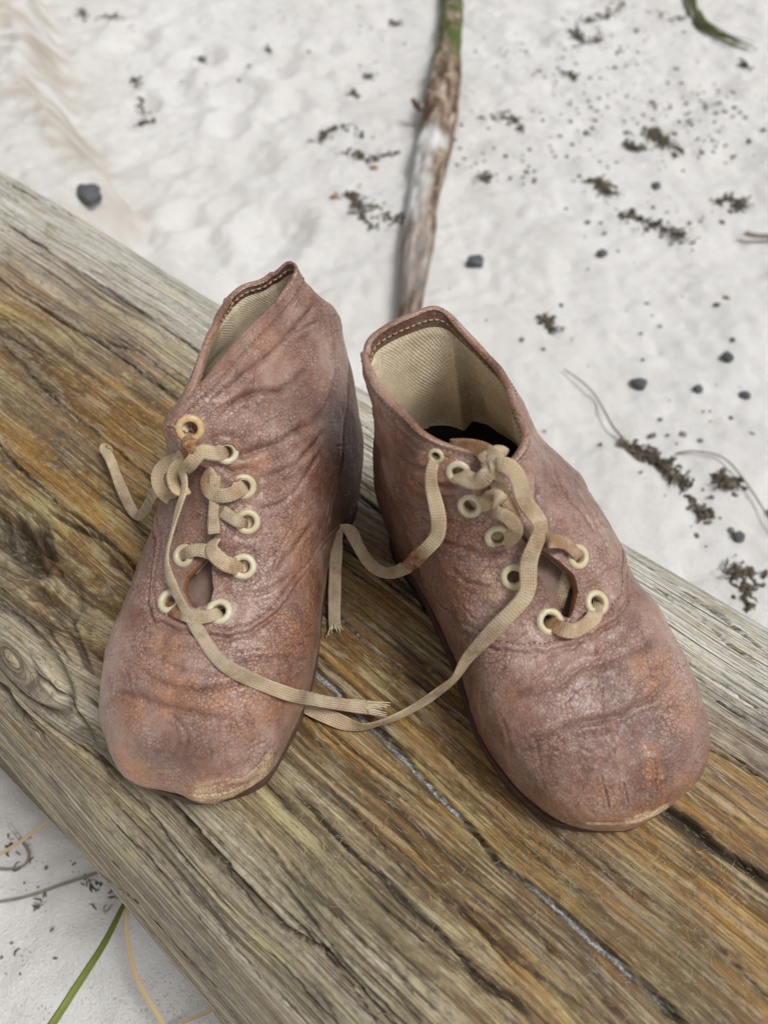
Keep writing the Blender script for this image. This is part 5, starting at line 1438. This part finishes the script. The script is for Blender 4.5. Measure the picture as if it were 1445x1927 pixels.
# right boot
ribbon('lace_crossing', BR, [(1035, 1164, 's', -1.6), (1040, 1178, 's', 1.8), (1062, 1187, 's', 2.8), (1088, 1184, 's', 2.8), (1110, 1166, 's', 2.4), (1122, 1146, 's', 1.2, 0, .9), (1122, 1132, 's', -1.5, 0, .8)], 5.6, stain=[(0, .3, .8), (.35, .6, .35)])
ribbon('lace_crossing', BR, [(1086, 1052, 's', -1.6, 0, .8), (1076, 1038, 's', 1.6, 10, .8), (1050, 1022, 's', 2.6, 30), (1020, 1014, 's', 2.6, 35), (992, 1016, 's', 1.6, 20)], 5.6, stain=[(.0, .3, .6)])
ribbon('lace_crossing', BR, [(1072, 1066, 'z', 52, 0, .9), (1065, 1092, 'z', 50), (1056, 1120, 'z', 47), (1050, 1148, 'z', 43, 0, .8)], 5.2, stain=[(.7, 1, .4)])
ribbon('lace_loop', BR, [(940, 1018, 's', -1.4, 0, .9), (955, 1016, 's', 2.0), (969, 1000, 'z', 75, -15), (963, 981, 'z', 78, -25), (944, 968, 'z', 80, -25), (926, 962, 'z', 79, -20)], 5.4)
ribbon('lace_crossing', BR, [(884, 950, 's', -1.4, 0, .9), (894, 946, 's', 1.8), (912, 940, 's', 3.0), (930, 938, 'z', 83), (941, 948, 'z', 80)], 6.6, stain=[(.0, .25, .5), (.6, .8, .3)])
ribbon('lace_crossing', BR, [(934, 905, 'z', 84), (944, 930, 'z', 82), (958, 955, 'z', 79), (966, 975, 'z', 76)], 5.0, stain=[(.6, 1, .35)])
ribbon('lace_loop', BR, [(862, 890, 's', -1.4, 0, .85), (872, 900, 's', 2.2), (892, 906, 'z', 83), (912, 898, 'z', 86, -15), (921, 880, 'z', 88, -25), (912, 864, 'z', 88, -25)], 5.8)
ribbon('lace_loop', BR, [(848, 838, 'z', 86, 40, .8), (880, 841, 'z', 88, 30), (908, 847, 'z', 89, 15), (930, 862, 'z', 90), (937, 882, 'z', 89, 10), (933, 904, 'z', 86, 10)], 5.8, stain=[(.0, .55, .75)])
ribbon('lace_crossing', BR, [(905, 870, 'z', 87), (922, 857, 'z', 89), (938, 850, 'z', 89), (950, 856, 'z', 87)], 5.2)
ribbon('lace_end', BR, [(934, 874, 'z', 90, 10, .9), (956, 878, 'z', 91, 5), (976, 906, 'z', 87, 0), (991, 950, 'z', 80), (997, 1000, 's', 6.0), (995, 1050, 's', 6.0), (983, 1105, 's', 5.6), (955, 1158, 's', 5.0), (920, 1203, 's', 4.6, -15, .9), (890, 1240, 's', 4.0, -40, .8), (852, 1280, 'z', 26, -55, .75), (805, 1315, 'z', 16, -60, .75), (755, 1345, 'z', 9, -60, .75), (708, 1362, 'z', 5, -55, .75), (672, 1367, 'z', 3.5, -40, .85), (630, 1354, 'z', 3, -15), (592, 1338, 'z', 3, 0), (560, 1322, 'z', 4, 0)], 6.0, stain=[(.80, .83, .4)])
ribbon('lace_end', BR, [(818, 858, 's', .6, 20, .7), (817, 885, 's', 2.4, 15, .8), (822, 925, 's', 3.4, 5, .85), (831, 962, 's', 4.0, 0), (835, 1000, 's', 4.5, -10), (818, 1031, 's', 6.0, -25), (788, 1054, 's', 5.0, -25), (760, 1070, 'z', 30, -20), (732, 1078, 'z', 22, -10), (700, 1064, 'z', 17, 0), (676, 1030, 'z', 18, 0), (660, 1000, 'z', 22, -20), (646, 992, 'z', 24, -60, .8), (636, 1002, 'z', 21, -20, .9), (632, 1040, 'z', 14, 0), (630, 1100, 'z', 7, 0), (629, 1150, 'z', 3.4, 0), (630, 1184, 'z', 2.4, 0, 1.1)], 5.8, tip=(11, 2.6, .55), stain=[(.24, .36, 1), (.97, 1, .3)])
clean(BL.root); clean(BR.root)

# ------------------------------------------------------------------ driftwood stick behind the boots
def build_stick():
    keys = [((754, 690), .0105), ((769, 600), .0115), ((782, 500), .0140), ((797, 400), .0165), ((812, 320), .0190), ((826, 240), .0215), ((836, 180), .0215), ((842, 120), .0190), ((848, 50), .0175), ((850, -20), .0175), ((852, -100), .018), ((856, -180), .017)]
    pts = []
    for (x, y), r in keys:
        p = on_sand(x, y)
        pts.append([p[0], p[1], p[2] + r * .62 + .004, r])
    A = spline_pts(pts, 260)
    p, rad = A[:, :3], A[:, 3]
    K = 48
    T = np.gradient(p, axis=0); T /= np.linalg.norm(T, axis=1, keepdims=True)
    N = np.cross(T, [0, 0, 1.0]); N /= np.linalg.norm(N, axis=1, keepdims=True); B = np.cross(N, T)
    th = np.linspace(0, 2 * math.pi, K, endpoint=False)
    d = np.concatenate([[0], np.cumsum(np.linalg.norm(np.diff(p, axis=0), axis=1))])
    Dg, TH = np.meshgrid(d, th, indexing='ij')
    rr = rad[:, None] * (1 + .20 * vnoise(Dg * 16, np.cos(TH) * 1.6, np.sin(TH) * 1.6, seed=2) + .10 * vnoise(Dg * 25, np.cos(TH) * 7, np.sin(TH) * 7, seed=3))
    V = p[:, None] + N[:, None] * (rr * np.cos(TH))[..., None] + B[:, None] * (rr * np.sin(TH))[..., None]
    ys = np.array([_proj(q)[1] for q in p])
    green = sstep(150, 90, ys)[:, None] * np.ones((1, K))
    gap = .8 * vnoise(Dg * 30, TH * 1.5, seed=6)
    bare = (sstep(255, 285, ys) * sstep(455, 400, ys))[:, None] * sstep(-.15, .45, -np.cos(TH - .1) * .5 + np.sin(TH) * .55 - .1 + .35 * gap)
    bare = np.maximum(bare, (sstep(400, 470, ys) * sstep(620, 520, ys))[:, None] * .25 * sstep(0, .5, np.sin(TH) + gap))
    barked = np.maximum(sstep(430, 560, ys)[:, None] * np.ones((1, K)), .8 * (sstep(150, 200, ys) * sstep(330, 260, ys))[:, None] * sstep(-.2, .5, -np.cos(TH) + gap)) * np.clip(.7 + gap, 0, 1)
    org = p[120] * 1.0; org[2] = GZ
    root = thing('driftwood_stick', 'long brown driftwood stick with mossy green far end, lying on sand behind the boots', 'stick', org)
    f = grid_faces(len(p), K, wrap=True).tolist() + [list(range(K)), [(len(p) - 1) * K + a for a in range(K)][::-1]]
    mesh_obj('stem', V.reshape(-1, 3), f, M['stick'], root, uv=np.stack([TH / 2 / math.pi, Dg * 10], -1).reshape(-1, 2), attrs=dict(green=green.ravel(), bare=bare.ravel(), barked=barked.ravel()))
    k = int(np.argmin(np.abs(ys - 215)))
    a = p[k] - N[k] * rad[k] * .8 + B[k] * rad[k] * .3
    v, ff = frame_tube(spline_pts([a, a - N[k] * .012 + B[k] * .004, a - N[k] * .018 + B[k] * .010 + T[k] * .004], 10), np.linspace(.006, .0028, 10), 10)
    mesh_obj('knot_stub', v, ff, M['stick'], root, uv=v[:, :2] * 20, attrs=dict(green=np.zeros(len(v)), bare=np.zeros(len(v)), barked=np.ones(len(v)) * .5))
    clean(root)
def _proj(q):
    c = q - CAM
    z = c @ _f
    return np.array([CX + F_PX * (c @ _r) / z, CY - F_PX * (c @ _u) / z])
build_stick()

# ------------------------------------------------------------------ seaweed, pebbles, grass on the sand
def weed_clump(path_px, label, seed, n=26, spread=.012, name='seaweed_clump', group='dark seaweed clumps on the sand', mat='weed', size=1.0):
    """a matted clump of curled dry strands along a line on the sand"""
    rr = random.Random(seed)
    pts = [on_sand(*q) for q in path_px]
    A = spline_pts(pts, 40) if len(pts) > 1 else np.repeat(np.array(pts), 40, 0)
    sp = Soup()
    for q in range(n):
        c = A[rr.randrange(40)] + np.array([rr.gauss(0, spread * .5), rr.gauss(0, spread * .5), 0])
        a = rr.uniform(0, 2 * math.pi)
        L = rr.uniform(.005, .017) * size
        m = 9
        path = []
        h0 = rr.uniform(0, .004) * size
        for k in range(m):
            t = k / (m - 1)
            a += rr.uniform(-.8, .8)
            path.append(c.copy()); 
            c = c + np.array([math.cos(a), math.sin(a), 0]) * L / m
            c[2] = A[0][2] + h0 * .5 - .0006 + .0032 * size * math.sin(math.pi * t) * rr.uniform(.2, 1)
        r = rr.uniform(.0007, .0020) * size
        v, f = frame_tube(path, [r * (.4 + .6 * math.sin(math.pi * (k + .6) / m)) for k in range(m)], 5, True, rr.uniform(.3, .9))
        sp.add(v, f)
    for q in range(int(n * (.9 if size > .5 else .25))):                       # small matted lumps
        c = A[rr.randrange(40)] + np.array([rr.gauss(0, spread * .35), rr.gauss(0, spread * .35), .001])
        v, f = lump(c, np.array([rr.uniform(.001, .0038), rr.uniform(.001, .0038), rr.uniform(.0007, .0022)]) * size, rr.randrange(999))
        sp.add(v, f)
    for q in range(int(n * 1.2) if size > .5 else 0):          # loose crumbs round the clump
        c = A[rr.randrange(40)] + np.array([rr.gauss(0, spread * 1.0), rr.gauss(0, spread * 1.0), .0004])
        e = rr.uniform(.0006, .0018)
        v, f = lump(c, np.array([e * 1.4, e, e * .6]), rr.randrange(999), 1)
        sp.add(v, f)
    o = sp.build(name, M[mat], None, origin=A[20])
    return tag(o, label, 'seaweed', group)

_ico = None
def lump(c, r, seed, sub=1):
    global _ico
    if _ico is None: _ico = {}
    if sub not in _ico:
        bm = bmesh.new(); bmesh.ops.create_icosphere(bm, subdivisions=sub, radius=1)
        bm.verts.ensure_lookup_table()
        _ico[sub] = (np.array([v.co[:] for v in bm.verts]), [tuple(v.index for v in f.verts) for f in bm.faces]); bm.free()
    v, f = _ico[sub]
    a = seed * 1.7
    w = v * (1 + .28 * vnoise(v[:, 0] * 1.6 + seed, v[:, 1] * 1.6, v[:, 2] * 1.6, seed=seed % 97))[:, None] * np.asarray(r)
    return np.stack([w[:, 0] * math.cos(a) - w[:, 1] * math.sin(a), w[:, 0] * math.sin(a) + w[:, 1] * math.cos(a), w[:, 2]], 1) + c, f

CL = [
    ([(604, 272), (618, 246), (650, 240), (690, 256)], 'arched dark seaweed clump, upper of the two left of the driftwood stick', 34, .010),
    ([(668, 290), (700, 302), (738, 290)], 'dark seaweed clump with orange flake, just below the arched clump', 30, .011),
    ([(648, 362), (680, 382), (720, 400), (766, 414)], 'long dark seaweed strip reaching to the driftwood stick', 44, .009),
    ([(680, 400), (700, 425)], 'thin greyish seaweed wisp below the long dark strip', 10, .010),
    ([(925, 222), (958, 226), (975, 248)], 'hooked seaweed clump right of the driftwood stick', 24, .009),
    ([(1178, 270), (1212, 284)], 'small tapering seaweed clump beside the largest clump', 18, .007),
    ([(1228, 245), (1255, 275), (1275, 290)], 'largest dark seaweed clump, at the upper right of the sand', 60, .011),
    ([(1112, 342), (1135, 352), (1145, 368)], 'crumbled dark seaweed clump right of middle', 34, .011),
    ([(1350, 384), (1370, 376), (1390, 386), (1372, 398)], 'ring-shaped seaweed clump near the right edge', 26, .006),
    ([(1160, 408), (1200, 414), (1240, 430), (1268, 438), (1290, 458)], 'thin broken trail of seaweed below the ring-shaped clump', 30, .008),
    ([(1395, 118), (1402, 130)], 'little black seaweed scrap under the green weed', 10, .006),
    ([(912, 340), (925, 332)], 'faint seaweed crumb cluster close to the driftwood stick', 9, .008),
    ([(1068, 140), (1078, 152)], 'short dark seaweed scrap, high on the sand', 9, .006),
    ([(1096, 36), (1112, 40), (1150, 26), (1172, 10)], 'scattered seaweed row at the top edge of the sand', 26, .012),
    ([(1075, 60), (1100, 80), (1130, 74)], 'loose seaweed heap beneath the top-edge row', 24, .013),
    ([(1175, 838), (1190, 850), (1225, 862), (1262, 890), (1295, 920)], 'long olive-black seaweed line right of the right boot', 50, .007),
    ([(1310, 945), (1330, 980)], 'thin tail of seaweed trailing from the olive-black line', 10, .006),
    ([(1355, 905), (1378, 910)], 'compact black seaweed lump near the right edge', 26, .006),
    ([(1375, 1080), (1402, 1082), (1410, 1078)], 'small seaweed tuft by the far edge of the log', 22, .007),
    ([(1400, 1100), (1408, 1140)], 'hanging seaweed strand below the small tuft', 8, .005),
    ([(1025, 598), (1030, 612), (1038, 622)], 'dark seaweed fleck above the right boot', 14, .004),
    ([(150, 20), (180, 35), (215, 30), (240, 48)], 'brownish strands added for the shading of sand bumps at the top left', 30, .014),  # brown strands added where bumps in the sand only shade it
    ([(258, 150), (266, 190), (275, 235)], 'faint grey strand added for the shade of a shallow footprint trail', 22, .004),  # grey strand stands in for the shade of shallow footprints
    ([(262, 236), (292, 228)], 'crossing bits on the faint grey strand', 8, .006),
    ([(372, 106), (384, 116)], 'small dark bit added for the shade in a footprint', 5, .005),  # dark bit put in for the shading of a footprint
    ([(500, 92), (505, 98)], 'tiny weed bit between footprints', 4, .004),
    ([(735, 40), (748, 52)], 'grey weed scrap left of the mossy stick end', 8, .008),
    ([(688, 140), (698, 150)], 'dark weed scrap above the arched clump', 7, .006),
    ([(660, 178), (672, 184)], 'brown weed scrap nearest above the arched clump', 7, .006),
    ([(120, 1640), (150, 1625), (165, 1618)], 'short dark weed pieces beside the log at lower left', 7, .006),
    ([(160, 1650), (190, 1672), (212, 1690)], 'dark weed tangle under the near edge of the log', 20, .009),
    ([(45, 1710), (65, 1702), (85, 1692)], 'flat brown weed strip on the lower-left sand', 10, .005),
    ([(30, 1795), (50, 1800), (52, 1830), (20, 1842)], 'curled black weed thread at lower left', 6, .003),
    ([(5, 1560), (25, 1600), (50, 1625)], 'brown weed smear at the left edge below the log', 10, .010),
]
for k, (pp, lb, n, spd) in enumerate(CL):
    weed_clump(pp, lb, 300 + k, n, spd, size=.42 if pp[0][1] > 1500 else 1.0)

for (x, y), lb in (((704, 318), 'orange bark flake under the arched seaweed clumps'), ((630, 372), 'orange bark flake at the tip of the long seaweed strip')):
    p = on_sand(x, y, .002)
    v, f = lump(p, (.0055, .0035, .0018), int(x), 2)
    tag(mesh_obj('bark_flake', v, f, M['rust'], None, origin=p), lb, 'bark', 'orange bark flakes')

PB = [((172, 374), (.0125, .0145, .009), 'large dark slate pebble at the far edge of the log, top left'),
      ((893, 499), (.0085, .0085, .006), 'dark pebble right of the driftwood stick, above the right boot'),
      ((1199, 726), (.0075, .0065, .005), 'dark slate pebble on bare sand right of the right boot'),
      ((1367, 676), (.0055, .0055, .004), 'small grey pebble near the right edge, above the larger one'),
      ((1131, 480), (.0055, .0045, .004), 'tiny grey pebble below the crumbled seaweed clump'),
      ((1232, 353), (.0058, .0050, .004), 'small dark pebble between seaweed clump and ring'),
      ((1400, 746), (.0045, .0045, .003), 'tiny dark pebble at the right edge of the sand'),
      ((1312, 735), (.0040, .0040, .003), 'pale grey pebble left of the tiny edge pebble'),
      ((1388, 1012), (.0045, .0045, .003), 'bluish pebble above the small seaweed tuft')]
for (xy, r, lb) in PB:
    p = on_sand(*xy, r[2] * .55)
    v, f = lump(p, r, int(xy[0]), 3)
    tag(mesh_obj('pebble', v, f, M['pebble'], None, origin=p), lb, 'pebble', 'dark pebbles on the sand')

def crumbs():
    sp = Soup(); rr = random.Random(77)
    areas = [(1120, 130, 120, 70, 60), (1180, 60, 120, 50, 60), (1300, 200, 90, 60, 90), (1120, 210, 120, 50, 70), (950, 90, 60, 40, 18), (1000, 290, 110, 60, 40), (880, 300, 30, 50, 16), (1180, 300, 150, 80, 45), (1250, 430, 110, 30, 45), (1300, 780, 120, 120, 22), (700, 60, 160, 60, 22), (480, 160, 160, 90, 16), (1250, 560, 160, 120, 18), (1350, 960, 60, 60, 12), (1350, 250, 80, 60, 45), (100, 1640, 80, 60, 14), (60, 1800, 60, 80, 10), (1000, 650, 200, 120, 8)]  # those among the footprints are added for the shading of bumps
    for cx, cy, sx, sy, n in areas:
        for q in range(n):
            x, y = rr.gauss(cx, sx * .6), rr.gauss(cy, sy * .6)
            p = on_sand(x, y, .0008)
            if p[1] < .0: continue
            s = (.0008 + .0026 * rr.random() ** 2.2) * (.35 if cy > 1500 else 1)
            v, f = lump(p, (s * rr.uniform(.8, 1.6), s, s * .7), rr.randrange(999))
            sp.add(v, f)
    tag(sp.build('weed_crumbs', M['crumb'], None, origin=on_sand(1150, 200)), 'tiny dark crumbs of weed and grit strewn over the sand', kind='stuff')
crumbs()

def blade(name, keys, w0, w1, mat, label, cat, fold=.35, group=None):
    """leaf or stem along points (px, py, height above sand in m)"""
    pts = []
    for x, y, z in keys:
        p = at(x, y, GZ + z); pts.append(p)
    A = spline_pts(pts, 60)
    T = np.gradient(A, axis=0); T /= np.linalg.norm(T, axis=1, keepdims=True)
    S = np.cross(T, [0, 0, 1.0]); S /= np.linalg.norm(S, axis=1, keepdims=True); U = np.cross(S, T)
    w = np.linspace(w0, w1, 60)[:, None]
    V = np.stack([A - S * w + U * w * fold, A - S * w * .5 + U * w * fold * .2, A, A + S * w * .5 + U * w * fold * .2, A + S * w + U * w * fold, A + S * w * .5 - U * w * .25, A - U * w * .35, A - S * w * .5 - U * w * .25], 1)
    f = grid_faces(60, 8, wrap=True).tolist() + [list(range(8)), [59 * 8 + a for a in range(8)][::-1]]
    o = mesh_obj(name, V.reshape(-1, 3), f, M[mat], None, origin=A[0])
    return tag(o, label, cat, group)
blade('grass_blade', [(262, 1650, .03), (225, 1722, .06), (195, 1780, .075), (150, 1850, .085), (98, 1930, .085), (40, 2010, .07)], .0012, .0019, 'grass', 'fresh green grass blade slanting below the log at lower left', 'grass')
blade('straw_stem', [(262, 1640, .05), (243, 1700, .055), (240, 1760, .05), (255, 1830, .045), (285, 1890, .04), (330, 1960, .03)], .0011, .0011, 'straw', 'pale curved straw stem right of the green grass blade', 'straw', .9, 'dry straw stems')
blade('straw_stem', [(110, 1532, .06), (80, 1555, .055), (40, 1585, .045), (-20, 1622, .03)], .0011, .0009, 'straw', 'orange-tan straw at the left edge, just under the log', 'straw', .9, 'dry straw stems')
blade('straw_stem', [(450, 1860, .03), (400, 1900, .02), (350, 1922, .01), (300, 1950, .01)], .0009, .0009, 'straw', 'short straw end at the bottom edge of the picture beside the log', 'straw', .9, 'dry straw stems')
blade('dry_twig', [(215, 1632, .02), (170, 1648, .015), (110, 1668, .008), (50, 1688, .004), (-20, 1700, .003)], .0010, .0008, 'twig', 'thin grey twig running left from the near edge of the log', 'twig', .9)
blade('dry_twig', [(18, 1550, .004), (40, 1580, .004), (56, 1605, .004), (48, 1628, .004), (20, 1636, .004), (-10, 1634, .004)], .0009, .0009, 'twig', 'bent reddish twig looping at the left edge below the straw', 'twig', .9)
blade('dry_twig', [(1400, 440, .002), (1425, 446, .003), (1480, 446, .003)], .003, .003, 'twig', 'short brown twig at the right edge, below the ring-shaped seaweed', 'twig', .9)
blade('dry_twig', [(1270, 855, .003), (1300, 850, .004), (1345, 856, .006), (1380, 880, .006), (1420, 935, .004), (1460, 1000, .003)], .0008, .0007, 'twig', 'thin arching root fibre over the sand at right', 'twig', .9)
blade('dry_twig', [(1195, 862, .003), (1180, 835, .002), (1150, 800, .002), (1115, 740, .002), (1060, 695, .002)], .0012, .0007, 'twig', 'faint buried root running up the sand right of the right boot', 'twig', .9)

# green weed strand at the top right: a bundle of thin blades
def green_strand():
    root_p = on_sand(1330, 55)
    sp = Soup(); rr = random.Random(9)
    for q in range(22):
        jx, jy = rr.gauss(0, 7), rr.gauss(0, 5)
        keys = [(1296 + jx, -8 + jy), (1300 + jx, 22 + jy), (1316 + jx, 48 + jy), (1345 + jx * .8, 70 + jy), (1380 + jx, 86 + jy), (1412 + jx * 1.4, 96 + jy * 1.4)]
        a, b = rr.randrange(0, 3), rr.randrange(4, 7)
        pts = [on_sand(x, y, .003 + rr.random() * .006) for x, y in keys[a:b]]
        v, f = frame_tube(spline_pts(pts, 16), np.linspace(.0022, .0008, 16), 5, True, .5)
        sp.add(v, f)
    o = sp.build('green_weed', M['moss'], None, origin=root_p)
    tag(o, 'dull green strand of beach weed at the top right corner', 'weed')
green_strand()
for (pp, lb, n, spd) in (([(1240, 20), (1262, 38), (1280, 34)], 'pale tan weed scrap left of the green strand', 7, .012),):
    weed_clump(pp, lb, 555, n, spd, mat='twig')
